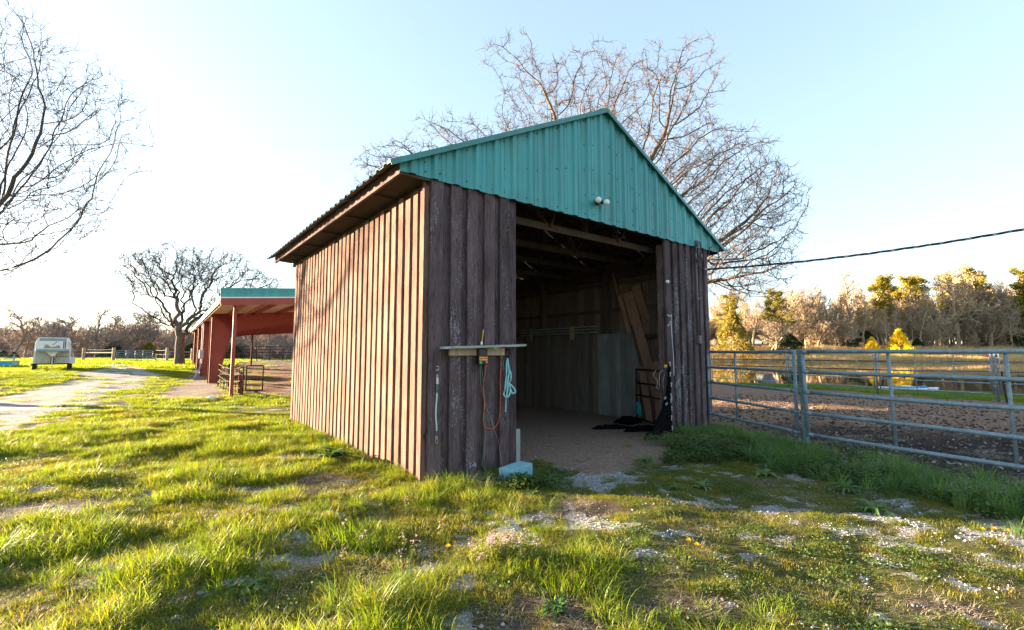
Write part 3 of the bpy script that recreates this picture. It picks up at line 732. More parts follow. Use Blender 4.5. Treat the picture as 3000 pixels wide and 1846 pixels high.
en = on_shed('fence_energizer', 'small black electric fence box with an orange label under the shelf', 'electric fence box')
p = fw(1414, 1045, -T1-.09); ew, eh = .066, .10; y1_ = -T1-.044
MB().box(p[0]-ew, p[0]+ew, y1_-.065, y1_, p[2]-eh, p[2]+eh, bev=.008).build('case', M['dark'], en)
MB().box(p[0]-ew+.004, p[0]+ew-.002, y1_-.0675, y1_-.0645, p[2]-.048, p[2]-.002).build('label_strip', M['label'], en)
def text_obj(s_, size, loc, mat, parent, extr=.0005):
    cu = bpy.data.curves.new('lettering', 'FONT'); cu.body = s_; cu.size = size; cu.extrude = extr; cu.align_x = 'CENTER'; cu.align_y = 'CENTER'
    t = bpy.data.objects.new('lettering_source', cu); me = bpy.data.meshes.new_from_object(t); bpy.data.objects.remove(t)
    me.materials.clear(); me.materials.append(mat); o = bpy.data.objects.new('lettering', me); o.location = loc; o.rotation_euler = (math.pi/2, 0, 0); return link(o, parent)
text_obj('M10', .026, (p[0]+.036, y1_-.0685, p[2]-.022), M['ink'], en)
mb = MB(); mb.add([(p[0]-.054, y1_-.0685, p[2]-.026), (p[0]-.044, y1_-.0685, p[2]-.033), (p[0]-.03, y1_-.0685, p[2]-.026), (p[0]-.044, y1_-.0685, p[2]-.018)], [(0, 1, 2, 3)]); mb.box(p[0]-.03, p[0]+.006, y1_-.0688, y1_-.0678, p[2]-.028, p[2]-.023); mb.build('emblem', M['ink'], en)
k1 = fw(1408.5, 1063, y1_-.08); k2 = fw(1425.5, 1061, y1_-.08)
for kk, mt in ((k1, 'greenp'), (k2, 'pink')): MB().lathe([(.013, 0), (.018, .004), (.018, .02), (.013, .028), (0, .029)], (kk[0], y1_-.062, kk[2]), (0, -1, 0), 12).build('terminal_knob', M[mt], en, True)
def wire(name, pxs, off, r, mat, label=None, cat=None, n=6):
    P = [Vector(fw(px, py, off if not hasattr(off, '__len__') else off[i])) for i, (px, py) in enumerate(pxs)]
    Q = []
    for i in range(len(P)-1):                       # Catmull-Rom
        p0, p1, p2, p3 = P[max(i-1, 0)], P[i], P[i+1], P[min(i+2, len(P)-1)]
        for t in (0, .25, .5, .75): Q.append(.5*((2*p1)+(p2-p0)*t+(2*p0-5*p1+4*p2-p3)*t*t+(-p0+3*p1-3*p2+p3)*t**3))
    Q.append(P[-1]); o = MB().tube([W3(q) for q in Q], r, n).build(name, M[mat], None, True)
    return tag(o, label, cat)
OW = -T1-.03
wire('ground_wire', [(1409, 1066), (1412, 1085), (1415, 1115), (1418, 1150), (1419, 1180), (1418, 1210), (1421, 1240), (1422, 1275), (1420, 1310), (1414, 1345), (1413, 1362), (1420, 1376)], OW, .0030, 'green', 'green wire dropping from the energizer to the grass', 'wire')
wire('live_wire', [(1425, 1066), (1422, 1090), (1417, 1115), (1415, 1140), (1420, 1180), (1417, 1212), (1416, 1235), (1421, 1252), (1445, 1255), (1458, 1240), (1464, 1215), (1466, 1170), (1465, 1120), (1468, 1075), (1467, 1040), (1467, 1027)], OW-.006, .0036, 'orange', 'orange wire looping from the energizer up to the shelf', 'wire')
wire('clip_lead', [(1461, 1022), (1466, 1040), (1473, 1052), (1475, 1070), (1476, 1083)], OW-.01, .003, 'green', 'short loose green wire hanging from the shelf clips', 'wire')
wire('steel_wire', [(1410, 1070), (1407, 1110), (1413, 1150), (1425, 1195), (1440, 1230), (1452, 1270), (1462, 1300), (1468, 1345), (1478, 1380)], OW+.01, .0014, 'pvc', 'thin grey wire hanging slack down the dark boards', 'wire')
wire('power_lead', [(1402, 1040), (1392, 1052), (1385, 1068), (1383, 1082), (1388, 1089), (1396, 1085), (1402, 1070)], OW-.005, .0042, 'cable', 'black power lead curling beside the fence box', 'cable')
wire('yellow_lead', [(1416, 966), (1414, 985), (1412, 1002)], OW, .0065, 'yellow', 'yellow lead with a plug standing up behind the shelf', 'cable')
pp_ = fw(1411, 1006, OW-.01); mb = MB(); mb.ball((0, 0, 0), .017, 8, 6, (1, 1, 1.5)); o = mb.build('extension_plug', M['white_trim'], None, True); o.location = W3(pp_); tag(o, 'white plug end resting on the grey shelf', 'plug')
# battery clamps lying on the shelf edge
for (px, py, mt, lb) in ((1453, 1019, 'greenp', 'green spring clamp biting the shelf edge'), (1463, 1019, 'redp', 'red spring clamp biting the shelf edge')):
    cl = on_shed('battery_clamp', lb, 'clamp'); q = Vector(fw(px, py, -T1-.19))
    for s in (-1, 1):
        MB().beam(q+Vector((-.035, .01, .006*s)), q+Vector((.035, -.01, .016*s-.008)), .018, .010, (0, 0, 1), .003).build('jaw', M[mt], cl)
    MB().lathe([(.005, -.012), (.005, .012)], q, (0, 1, 0), 8).build('pivot', M['chrome'], cl)
# rope lead with a snap on a hook
ld = on_shed('rope_lead', 'white twisted rope lead with a snap, hung from a hook by the corner', 'lead rope')
P = [Vector(fw(px, py, -T1-.022)) for px, py in ((1280, 1150), (1280, 1165), (1278, 1185), (1277, 1205), (1277, 1225), (1279, 1245), (1279, 1262))]
Q = []
for i in range(60):
    f = i/59*(len(P)-1); j = min(int(f), len(P)-2); Q.append(P[j].lerp(P[j+1], f-j))
MB().tube(Q, [.0085+.0035*math.sin(i*2.1) for i in range(60)], 8).build('rope', M['rope'], ld, True)
a, b = Vector(fw(1281, 1128, -T1-.024)), Vector(fw(1280, 1150, -T1-.024)); MB().tube([a, b], .015, 10).build('grip', M['grip'], ld, True)
a, b = Vector(fw(1279, 1262, -T1-.024)), Vector(fw(1279, 1275, -T1-.024)); MB().tube([a, b], .011, 10).build('end_wrap', M['grip'], ld, True)
def ring(c, rx, rz, r, mat, parent, name='ring', n=20, tilt=0.):
    pts = []
    for k in range(n+1): t = 2*math.pi*k/n; pts.append(Vector(c)+Vector((rx*math.cos(t), tilt*math.cos(t), rz*math.sin(t))))
    return MB().tube(pts, r, 6).build(name, M[mat], parent, True)
ring(fw(1279, 1281, -T1-.022), .012, .012, .004, 'chrome', ld); ring(fw(1279, 1293, -T1-.022), .016, .032, .0055, 'brass', ld, 'snap_hook')
a, b = Vector(fw(1281, 1107, -T1-.022)), Vector(fw(1281, 1126, -T1-.022)); MB().beam(a, b, .03, .02, (0, 1, 0), .004).build('panic_snap', M['chrome'], ld)
ring(fw(1281, 1102, -T1-.022), .010, .018, .004, 'chrome', ld)
a = fw(1279, 1092, -T1-.02); ring(a, .014, .045, .0025, 'rust', ld, 'wire_loop')
hk = on_shed('wall_hook', 'open steel hook screwed in near the shed corner', 'hook'); a = fw(1281, 1079, -T1-.03)
MB().tube([Vector(a)+Vector((.020*math.cos(t), -.004*t, .024*math.sin(t))) for t in np.linspace(-2.3, 2.2, 14)], .0065, 8).build('hook', M['chrome'], hk, True)
# horseshoe and halter
hs = on_shed('horseshoe', 'rusty horseshoe nailed up by the opening edge', 'horseshoe'); a = fw(1488, 1036, -T1-.012)
MB().tube([Vector(a)+Vector((.036*math.sin(t)*(1.0 if abs(t) < 2 else .8), 0, .058*math.cos(t))) for t in np.linspace(-2.7, 2.7, 24)], .008, 6).build('shoe', M['rust_dark'], hs, True)
ha = on_shed('halter', 'turquoise webbing horse halter hanging from the horseshoe', 'halter')
def strap(pxs, w=.02, off=-T1-.03, name='strap', mat='halter', parent=None):
    P = [Vector(fw(px, py, off-(i % 2)*.008)) for i, (px, py) in enumerate(pxs)]; Q = []
    for i in range(len(P)-1):
        p0, p1, p2, p3 = P[max(i-1, 0)], P[i], P[i+1], P[min(i+2, len(P)-1)]
        for t in (0, .33, .66): Q.append(.5*((2*p1)+(p2-p0)*t+(2*p0-5*p1+4*p2-p3)*t*t+(-p0+3*p1-3*p2+p3)*t**3))
    Q.append(P[-1]); mb = MB()
    V = []; Fc = []
    for i, q in enumerate(Q):
        d = (Q[min(i+1, len(Q)-1)]-Q[max(i-1, 0)]).normalized(); nn = Vector((-d.z, .25*math.sin(i), d.x))*w/2; tk = Vector((0, .0035, 0))
        V += [q-nn-tk, q+nn-tk, q+nn+tk, q-nn+tk]
    for i in range(len(Q)-1):
        for k in range(4): a_ = i*4+k; b_ = i*4+(k+1) % 4; Fc.append((a_, b_, b_+4, a_+4))
    Fc += [(3, 2, 1, 0), tuple(len(Q)*4-4+k for k in range(4))]
    mb.add(V, Fc); return mb.build(name, M[mat], parent or ha)
strap([(1487, 1050), (1484, 1065), (1484, 1090), (1482, 1115), (1480, 1140)], .022)
strap([(1487, 1050), (1490, 1072), (1492, 1090), (1488, 1112), (1487, 1140), (1484, 1160)], .026)
strap([(1491, 1078), (1497, 1095), (1496, 1115), (1490, 1122)], .020)
strap([(1494, 1125), (1504, 1135), (1510, 1148), (1501, 1152), (1496, 1140), (1492, 1122)], .022)
strap([(1480, 1140), (1476, 1155), (1482, 1163), (1492, 1158), (1495, 1140)], .024)
strap([(1483, 1165), (1482, 1185), (1481, 1208)], .014, name='tail_strap')
for px, py in ((1484, 1094), (1494, 1116), (1480, 1145), (1483, 1166), (1496, 1113)): ring(fw(px, py, -T1-.045), .016, .013, .0035, 'brass', ha, 'buckle', 12)
# stub post and pale block
sp = on_shed('stub_post', 'short grey timber stub standing by the left side of the opening', 'post')
a = fw(1520, 1256, .03); MB().box(OPL+.004, OPL+.072, .0, .075, -.1, a[2], bev=.004).build('stub', M['greywood'], sp)
bb = fz(1512, 1398, .02); blk = root('mineral_block', 'pale turquoise concrete block lying at the shed opening', 'block', (W3(bb).x, W3(bb).y, .055), TH+.30)
mb = MB(); mb.box(-.215, .215, -.10, .10, -.12, .105, bev=.008); o = mb.build('block_body', M['blue_block'], blk)
# knob on the right jamb, conduit, service mast
kn = on_shed('porcelain_insulator', 'round white insulator on the right door jamb', 'insulator'); a = fw(1953, 826, -T1)
MB().lathe([(.034, 0), (.036, .012), (.02, .02), (.03, .03), (.028, .042), (.010, .045), (0, .04)], a, (0, -1, 0), 16).build('disc', M['white_trim'], kn, True)
cd = on_shed('electric_conduit', 'brown painted conduit with a small box on the right front boards', 'conduit')
a = fw(2037, 715, -T1-.03); b = fw(2048, 985, -T1-.03); MB().tube([(a[0], a[1], a[2]), (a[0]+.002, a[1], (a[2]+b[2])/2), (a[0]+.004, a[1], b[2])], .024, 10).build('pipe', M['brown_conduit'], cd, True)
MB().box(a[0]-.035, a[0]+.045, -T1-.075, -T1, b[2]-.15, b[2]+.01, bev=.006).build('outlet_box', M['brown_conduit'], cd)
MB().box(a[0]-.05, a[0]+.05, -T1-.10, -T1-.005, a[2]-.05, a[2]+.06, bev=.012).build('weather_head', M['brown_conduit'], cd)
for dz in (.3, 1.1): MB().box(a[0]-.035, a[0]+.035, -T1-.057, -T1-.001, a[2]-dz-.015, a[2]-dz+.015).build('pipe_strap', M['brown_conduit'], cd)
# drip loops and the overhead cable
A0 = W3(fw(2038, 722, -T1-.09)); ax = A0
pc = on_shed('overhead_cable', 'twisted black power cable running from the shed eave to the upper right', 'cable')
def cab(name, pts, r, n=6): return MB().tube(pts, r, n).build(name, M['cable'], pc, True)
def LP(px, py, off=-T1-.10): return Vector(fw(px, py, off))
def spl(P, m=5):
    Q = []
    for i in range(len(P)-1):
        p0, p1, p2, p3 = P[max(i-1, 0)], P[i], P[i+1], P[min(i+2, len(P)-1)]
        for j in range(m): t = j/m; Q.append(.5*((2*p1)+(p2-p0)*t+(2*p0-5*p1+4*p2-p3)*t*t+(-p0+3*p1-3*p2+p3)*t**3))
    return Q+[P[-1]]
tie = LP(2072, 789, -.2)
cab('drip_loop', spl([LP(2037, 715), LP(2040, 740), LP(2041, 765), LP(2050, 783), tie]), .011)
cab('drip_loop', spl([LP(2042, 716), LP(2050, 710), LP(2055, 735), LP(2058, 760), LP(2052, 770)]), .010)
cab('drip_loop', spl([LP(2066, 758), LP(2076, 745), LP(2080, 728), LP(2092, 720), LP(2104, 730), LP(2106, 745), LP(2104, 765), LP(2095, 785), tie]), .009)
MB().tube([LP(2038, 742), LP(2039, 760)], .02, 8).build('splice', M['brown_conduit'], pc, True); MB().tube([LP(2054, 744), LP(2056, 762)], .02, 8).build('splice', M['brown_conduit'], pc, True)
MB().tube([LP(2064, 789, -.18), LP(2078, 789, -.2)], .018, 8).build('clamp', M['chrome'], pc, True)
end = Vector(to_local(at(3010, 670, 6.8))); far_e = end+(end-tie)*1.4+Vector((0, 0, .5))
def cabpt(t):
    # through tie (0) and end (1); slight sag
    p = tie.lerp(end, t); p.z += .34*(t*t-t); return p
N_ = 130; strands = []
for ph in (0, 2.1, 4.2):
    pts = []
    for i in range(N_):
        t = 2.1*i/(N_-1); p = cabpt(t); a = t*30+ph; pts.append(p+Vector((0, math.cos(a)*.013, math.sin(a)*.013)))
    cab('cable_strand', pts, .008 if ph else .010, 5)

# ------------------------------------------------------------ inside the shed
lum = on_shed('board_stack', 'long weathered boards stacked flat on wall cleats above the stall lining', 'lumber')
ya, yb = rw(1742, 975, .25)[1], rw(1530, 975, .25)[1]
for k in range(5):
    d = R.uniform(-.1, .1); MB().beam((SW-.26-R.uniform(0, .03), ya+d+(.25 if k == 3 else 0), ztop+.03+k*.036), (SW-.26-R.uniform(0, .03), yb+d, ztop+.02+k*.036), .13, .026, (0, 0, 1)).build('board', M['timber'] if k % 2 else M['greywood'], lum)
for (px, w) in ((1556, .045), (1676, .07)):
    q = rw(px, 970, .34); MB().box(SW-.36, SW-.33, q[1]-w, q[1]+w, ztop-.14, ztop+.2).build('cleat', M['bright_wood'] if px > 1600 else M['fresh'], lum)
def lean(name, label, top, bot, w, mat, topoff=.2, th=.028, cat='board'):
    a = Vector(rw(top[0], top[1], topoff)); b = Vector(fz(bot[0], bot[1], .0)); 
    r = on_shed(name, label, cat)
    d = (a-b).normalized(); sv = Vector((.35, -1, 0)).normalized(); nrm = d.cross(sv).normalized()
    n = 4; o = MB().beam(b, a, w, th, nrm, .003).build('board', M[mat], r); return o
lean('leaning_plank', 'long thin batten leaning farthest left in the shed corner', (1795, 800), (1893, 1222), .045, 'reclaimed', .2, .03)
lean('leaning_plank', 'narrow dark board just right of the thin leaning batten', (1817, 866), (1912, 1232), .13, 'reclaimed', .22)
lean('leaning_plank', 'thin grey edged board between two wider leaning planks', (1826, 868), (1925, 1240), .05, 'timber', .26)
lean('leaning_plank', 'widest brown plank with a slanted top end leaning in the shed', (1838, 858), (1945, 1236), .24, 'reclaimed', .3, .03)
lean('leaning_plank', 'tall plank at the right of the leaning group, paint flecked', (1862, 836), (1985, 1225), .20, 'reclaimed', .3, .03)
lean('leaning_plank', 'dark wide plank wedged behind the two tallest leaning boards', (1850, 900), (1960, 1228), .17, 'inner_grey', .24, .03)
lean('leaning_plank', 'brown board crossing low to the left behind the right jamb', (1938, 905), (1905, 1215), .10, 'reclaimed', .35)
lean('leaning_plank', 'short reddish board low behind the old pipe gate', (1880, 1075), (1905, 1238), .15, 'reclaimed', .45)
lean('leaning_plank', 'short broad board low beside the black cloth', (1925, 1060), (1935, 1248), .17, 'reclaimed', .5)
# rusty pipe gate leaning on the planks
og = on_shed('pipe_gate', 'old dark rusty pipe gate leaning on the planks inside the shed', 'gate')
base_l = Vector(fz(1866, 1230, .06)); base_r = Vector(fz(1975, 1262, .06))
topd = Vector((.16, .25, 1.13))
rails = [(0, 'rust_dark'), (.40, 'rust_dark'), (.66, 'rust_dark'), (.98, 'rust_dark')]
topd = Vector((hit(1864, 1082, 0, base_l[0]+.14)[0]-base_l[0], hit(1864, 1082, 0, base_l[0]+.14)[1]-base_l[1], hit(1864, 1082, 0, base_l[0]+.14)[2]-base_l[2]))
MB().tube([base_l, base_l+topd*.97, base_l+topd+Vector((.04, -.05, .0))], .022, 10).build('stile', M['rust_dark'], og, True)
MB().tube([base_r, base_r+topd], .022, 10).build('stile', M['rust_dark'], og, True)
for f, mt in ((.03, 0), (.49, 0), (.73, 0), (1., 0)): MB().tube([base_l+topd*f, base_r+topd*f], .021, 10).build('rail', M['rust_dark'], og, True)
rg = on_shed('teal_rag', 'teal rag hung low on the old pipe gate', 'cloth'); q = Vector(fz(1868, 1222, .12)); 
c0 = Vector(hit(1871, 1200, 0, base_l[0]-.03)); mb = MB(); V = []; Fc = []
for i in range(6):
    for j in range(6):
        f = i/5; g = j/5; w = .17*(1-.35*abs(f-.3)); V.append(c0+Vector((.02*math.sin(3*g+4*f), -(g-.5)*w*.9, (.5-f)*.27+.03*math.sin(g*5))))
for i in range(5):
    for j in range(5): Fc.append((i*6+j, i*6+j+1, i*6+j+7, i*6+j+6))
mb.add(V, Fc); o = mb.build('rag', M['teal_cloth'], rg, True); sm = o.modifiers.new('thick', 'SOLIDIFY'); sm.thickness = .006
# black cloth at the right jamb, spreading over the floor
bc = on_shed('black_cloth', 'black sheet hung on clips at the right jamb and trailing over the dirt floor', 'tarp')
NI, NJ = 26, 20; V = []; Fc = []
for i in range(NI):
    f = i/(NI-1)
    L_ = Vector(fw(1957-10*f-48*f**2.0, 1068+(1290-1068)*f, -.03-.05*f)); Rr = Vector(fw(1962+6*f, 1066+(1296-1066)*f, -T1-.012-.05*f))
    for j in range(NJ):
        g = j/(NJ-1); p = L_.lerp(Rr, g); am = .008+.05*f*(1-g*.5)
        p += Vector((0, -abs(math.sin(g*17+f*3))*am - math.sin(g*9+f*5)*am*.5, .015*math.sin(g*11+f*9)*f)); p.z = max(p.z, .02+.02*math.sin(j)); V.append(p)
for i in range(NI-1):
    for j in range(NJ-1): a = i*NJ+j; Fc.append((a, a+1, a+NJ+1, a+NJ))
mb = MB(); mb.add(V, Fc); o = mb.build('hanging_sheet', M['black_tarp'], bc, True); sm = o.modifiers.new('thick', 'SOLIDIFY'); sm.thickness = .01
def heap(cx, cy, rx, ry, h, seed, name, rot=0.):
    V = []; Fc = []; n, m = 34, 14
    for i in range(m+1):
        f = i/m
        for k in range(n):
            a = 2*math.pi*k/n; r = f*(1+.22*math.sin(3*a+seed)+.12*math.sin(7*a+seed*2)); zz = h*(1-f**2.2)*(1+.5*math.sin(5*a+4*f+seed)*f)+.02*math.sin(9*a+13*f+seed)
            x_, y_ = r*rx*math.cos(a), r*ry*math.sin(a); V.append((cx+x_*math.cos(rot)-y_*math.sin(rot), cy+x_*math.sin(rot)+y_*math.cos(rot), max(.004, zz+.012 if f < .99 else .0)))
    for i in range(m):
        for k in range(n): Fc.append((i*n+k, i*n+n+k, i*n+n+(k+1) % n, i*n+(k+1) % n))
    mb = MB(); mb.add(V, Fc); return mb.build(name, M['black_tarp'], bc, True)
q = fz(1840, 1240); heap(q[0], q[1], .30, .20, .12, 1., 'cloth_heap', -.3); q = fz(1790, 1256); heap(q[0], q[1], .42, .12, .05, 2.2, 'cloth_fold', -.65); q = fz(1885, 1262); heap(q[0], q[1], .4, .17, .07, 3.1, 'cloth_fold', -.55); q = fz(1935, 1285); heap(q[0], q[1], .3, .2, .12, 4.1, 'cloth_heap', -.4)
for k, (px, py) in enumerate(((1963, 1067), (1964, 1097), (1967, 1128), (1966, 1160), (1968, 1168), (1966, 1175), (1968, 1198), (1968, 1225), (1970, 1255), (1953, 1185), (1949, 1168))):
    cp = Vector(fw(px, py, -T1-.09-.004*(k % 3))); mb = MB()
    if k >= 9: MB().tube([cp+Vector(d) for d in ((-.03, 0, .012), (.02, 0, .03), (.03, 0, .01), (-.02, 0, -.012), (-.03, 0, .012))], .0045, 6).build('buckle', M['buckle'], bc); continue
    mb.tube([cp+Vector((.014*math.cos(t), 0, .014*math.sin(t)+.028)) for t in np.linspace(0, 6.28, 10)], .0045, 6); mb.tube([cp+Vector((0, 0, .014)), cp+Vector((R.uniform(-.015, .015), 0, -.035))], .0055, 6); mb.build('clip', M['buckle'], bc)
yi = on_shed('yellow_insulator', 'round yellow insulator on the end of the old pipe gate', 'insulator'); a = fw(1949, 1073, -.05)
MB().lathe([(.012, .02), (.028, .02), (.03, 0), (.028, -.015), (.012, -.015), (.012, .02)], a, (0, -1, 0), 14).build('ring', M['yellow'], yi, True)
for pl, lb in (([(1922, 1084), (1914, 1100), (1926, 1115), (1924, 1135), (1930, 1139)], 'loose pale wire curling from the gate top rail'), ([(1944, 1084), (1934, 1092), (1931, 1115), (1932, 1135)], 'thin wire bent down beside the black cloth'), ([(1948, 1080), (1949, 1095), (1942, 1115), (1944, 1140)], 'short wire under the yellow insulator')):
    tag(MB().tube([W3(q) for q in spl([Vector(fw(px, py, .03)) for px, py in pl])], .0035, 5).build('loose_wire', M['pvc'], None, True), lb, 'wire')
# ------------------------------------------------------------ gates and corral on the right
def gate_run(name, label, A, B, zs, mat, r=.022, ups=(), stile=True, lean=0., cat='gate', group=None, ball=True):
    """tube gate from A to B (ground points); zs = rail heights; ups = fractions of uprights"""
    A = Vector(A); B = Vector(B); L = (B-A).length; ang = math.atan2(B.y-A.y, B.x-A.x)
    g = root(name, label, cat, tuple(A), ang, group); g.rotation_euler.x = lean
    for z in zs:
        mb = MB(); mb.tube([(.02+L*t, .003*math.sin(t*9+z*5), z+.004*math.sin(t*7+z*9)) for t in np.linspace(0, 1, 9)][:-1]+[(L-.02, 0, z)], r, 10)
        mb.build('rail', M[mat], g, True)
        if ball:
            for xx in (.03, L-.03): MB().tube([(xx-.05, 0, z), (xx+.05, 0, z)], r*1.22, 10).build('weld_collar', M[mat], g, True)
    if stile:
        for xx in (0, L): MB().tube([(xx, 0, zs[-1]-.03 if zs[-1] < zs[0] else zs[0]-.03), (xx, 0, max(zs)+.02)], r*1.05, 10).build('stile', M[mat], g, True)
    for f in ups: MB().tube([(L*f, r*.9, min(zs)), (L*f, r*.9, max(zs))], r*.72, 8).build('upright', M[mat], g, True)
    return g
zs = [1.525, 1.225, .925, .62, .31]
PG = np.array([4.33, 7.02]); RG = np.array([3.93, 9.32])
d = (PG-RG)/np.linalg.norm(PG-RG)
g1e = PG-d*.09
gate_run('tube_gate', 'blue grey tube gate section between the shed corner and the leaning post', (*RG, 0), (*g1e, 0), zs, 'galv', .024, (.36,))
D2 = np.array([1.05, -2.15]); D2 /= np.linalg.norm(D2); g2s = PG+D2*.10
gate_run('tube_gate', 'long blue grey tube gate in the right foreground', (*g2s, 0), (*(g2s+D2*3.6), 0), [z-.0 for z in zs], 'galv', .026, (.30, .60, .9), lean=math.radians(2.5))
gp = root('gate_post', 'weathered steel post with rusty foot between the two blue grey gates', 'gate post', (PG[0]+.03, PG[1]-.03, 0), math.atan2(D2[1], D2[0])); gp.rotation_euler.x = math.radians(2.0)
MB().box(-.03, .03, -.02, .045, -.1, 1.55, bev=.006).build('post_shaft', M['galv_post'], gp)
MB().box(-.033, .033, -.023, .048, -.1, .17).build('rusty_foot', M['rust'], gp)
for z in (1.32, .93, .45): MB().tube([(.062*math.cos(t), .012+.055*math.sin(t), z) for t in np.linspace(0, 6.28, 14)], .007, 6).build('hinge_band', M['galv_post'], gp, True)
MB().box(-.05, .05, -.03, .055, .88, .97, bev=.006).build('latch_sleeve', M['galv_post'], gp)
# far corral panels
CP = [on_z(2083, 1121), on_z(2313, 1136), on_z(2572, 1157), on_z(2925, 1180), np.array([19.2, 11.0, 0]), np.array([22.5, 8.2, 0])]
lab = ['pale corral panel nearest the shed beside the grey stump', 'pale corral panel second from the shed corner in front of the pond', 'pale corral panel in front of the blue and white boat', 'pale corral panel past the paired posts at the right edge', 'pale corral panel running out of the picture on the right']
cz = [1.50, 1.20, .89, .58, .26]
for k in range(5):
    A = CP[k]; B = CP[k+1]; u = (B-A)/np.linalg.norm(B-A); z0 = hz(A[0], A[1])
    g = gate_run('round_pen_panel', lab[k], tuple(A+u*.09), tuple(B-u*.09), cz, 'panel', .019, (.36, .70), cat='gate panel', group='corral panels along the far side of the paddock', ball=False)
for k in range(1, 4):
    P_ = CP[k]; c = root('corral_post', ['', 'slim pale post at the corner behind the steel gate post', 'pale pin post left of the boat', 'double pale post with clamps toward the right edge'][k], 'post', (P_[0], P_[1], 0))
    MB().tube([(0, 0, -.05), (0, 0, 1.5)], .03, 10).build('shaft', M['galv_post'], c, True)
    for z in (.5, 1.3): MB().box(-.09, .09, -.02, .02, z-.02, z+.02).build('clamp', M['panel'], c)
for nm, zz, lb in (('rail_pipe', 1.22, 'rusty rail pipe clipped along the corral below the top rail'), ('rail_pipe', .91, 'rusty rail pipe clipped along the corral at mid height')):
    pr = root(nm, lb, 'pipe', (0, 0, 0)); u = CP[2]-CP[3]
    for a, b in ((CP[0], CP[2]), (CP[2], CP[4])):
        off = np.array([-.05, -.06, 0]); MB().tube([tuple(a+off+[0, 0, zz]), tuple(b+off+[0, 0, zz])], .016, 8).build('pipe_length', M['rust'], pr, True)
        for f in (.2, .45, .7, .92): q = a+(b-a)*f+off; MB().box(q[0]-.04, q[0]+.04, q[1]-.03, q[1]+.03, zz-.045, zz+.03).build('clip', M['panel'], pr)
q = on_z(2942, 1182); tag(MB().tube([(q[0]+.1, q[1], -.1), (q[0], q[1], .95)], .022, 8).build('steel_stake', M['rust_dark'], None, True), 'thin black steel stake beside the double post at the right', 'stake')
q = on_z(2932, 1178); tag(MB().tube([(q[0]+.05, q[1]+.1, -.1), (q[0]-.02, q[1]+.1, 1.46)], [.045, .04], 8).build('wooden_post', M['greywood'], None, True), 'rough grey wooden post behind the double pale post', 'post')
# stump
st = root('tree_stump', 'weathered silver tree stump at the edge of the pond', 'tree stump', tuple(at(2252, 1122, 24.3)*np.array([1, 1, 0])+np.array([0, 0, -.05]))); st.scale = (.55, .55, .72)
mb = MB(); n = 18; V = []; Fc = []
for i in range(8):
    f = i/7
    for k in range(n):
        a = 2*math.pi*k/n; r = (.62-.26*f**.6)*(1+.13*math.sin(3*a+1)+.10*math.sin(7*a+2)*(1-f*.5)+(.25*max(0, math.sin(5*a))*(1-f)**3)); V.append((r*math.cos(a), r*math.sin(a), f*.62+(.10*math.sin(2*a)+.05*math.sin(5*a))*f-.0))
for i in range(7):
    for k in range(n): Fc.append((i*n+k, i*n+(k+1) % n, i*n+n+(k+1) % n, i*n+n+k))
V.append((0, 0, .52)); Fc += [(7*n+k, 7*n+(k+1) % n, 8*n) for k in range(n)]
mb.add(V, Fc); mb.build('stump_body', M['stump'], st)
# small boat pulled up on the bank
bt = root('boat', 'small white and blue boat lying low on the grassy pond bank', 'boat', tuple(at(2672, 1140, 18.6)*np.array([1, 1, 0])+np.array([.1, .3, -.12])), math.radians(-14))
def hull(name, mat, Lh, Wh, z0, z1, sx=1.):
    V = []; Fc = []; n = 16
    for i in range(n+1):
        t = i/n; w = Wh*math.sin(math.pi*min(t*1.15+.06, 1))**.6 if t < .85 else Wh*max(0, (1-t)/.15)**.7*.5; x_ = (t-.5)*Lh
        zz = z0+.05*(2*t-1)**2
        for wy, wz in ((-w, zz+(z1-z0)*.8), (-w*.6, zz), (w*.6, zz), (w, zz+(z1-z0)*.8), (w*.75, zz+(z1-z0)*1.0), (-w*.75, zz+(z1-z0)*1.0)): V.append((x_, wy, wz))
    for i in range(n):
        for k in range(6): a = i*6+k; b = i*6+(k+1) % 6; Fc.append((a, a+6, b+6, b))
    mb = MB(); mb.add(V, Fc+[tuple(range(6)), tuple(n*6+k for k in range(5, -1, -1))]); return mb.build(name, mat, bt, True)
hull('hull', M['boat_white'], 2.1, .42, -.05, .22); hull('deck', M['boat_blue'], 1.3, .30, .10, .27)
MB().box(-.15, .1, -.18, .18, .27, .31, bev=.01).build('seat', M['boat_white'], bt)
# purple float on the far bank
pf = root('purple_float', 'purple paddle boat shape on the far pond bank at the right', 'boat', tuple(at(2905, 1046, 100)+np.array([0, 0, -.9]))); mb = MB(); mb.ball((0, 0, 1.1), 1.2, 16, 8, (1, .6, .36)); mb.build('float_hull', M['purple'], pf, True); MB().box(-.6, .5, -.4, .4, 1.2, 1.8, bev=.1).build('float_canopy', M['purple'], pf)
# ------------------------------------------------------------ red steel arena building
U = np.array([-.593, .805]); Qd = np.array([.805, .593]); AO = np.array([-9.55, 15.9])
TA = math.atan2(Qd[1], Qd[0]); ar = root('arena_building', 'open sided red steel arena building with a low teal edged roof', 'building', (AO[0], AO[1], 0), TA)
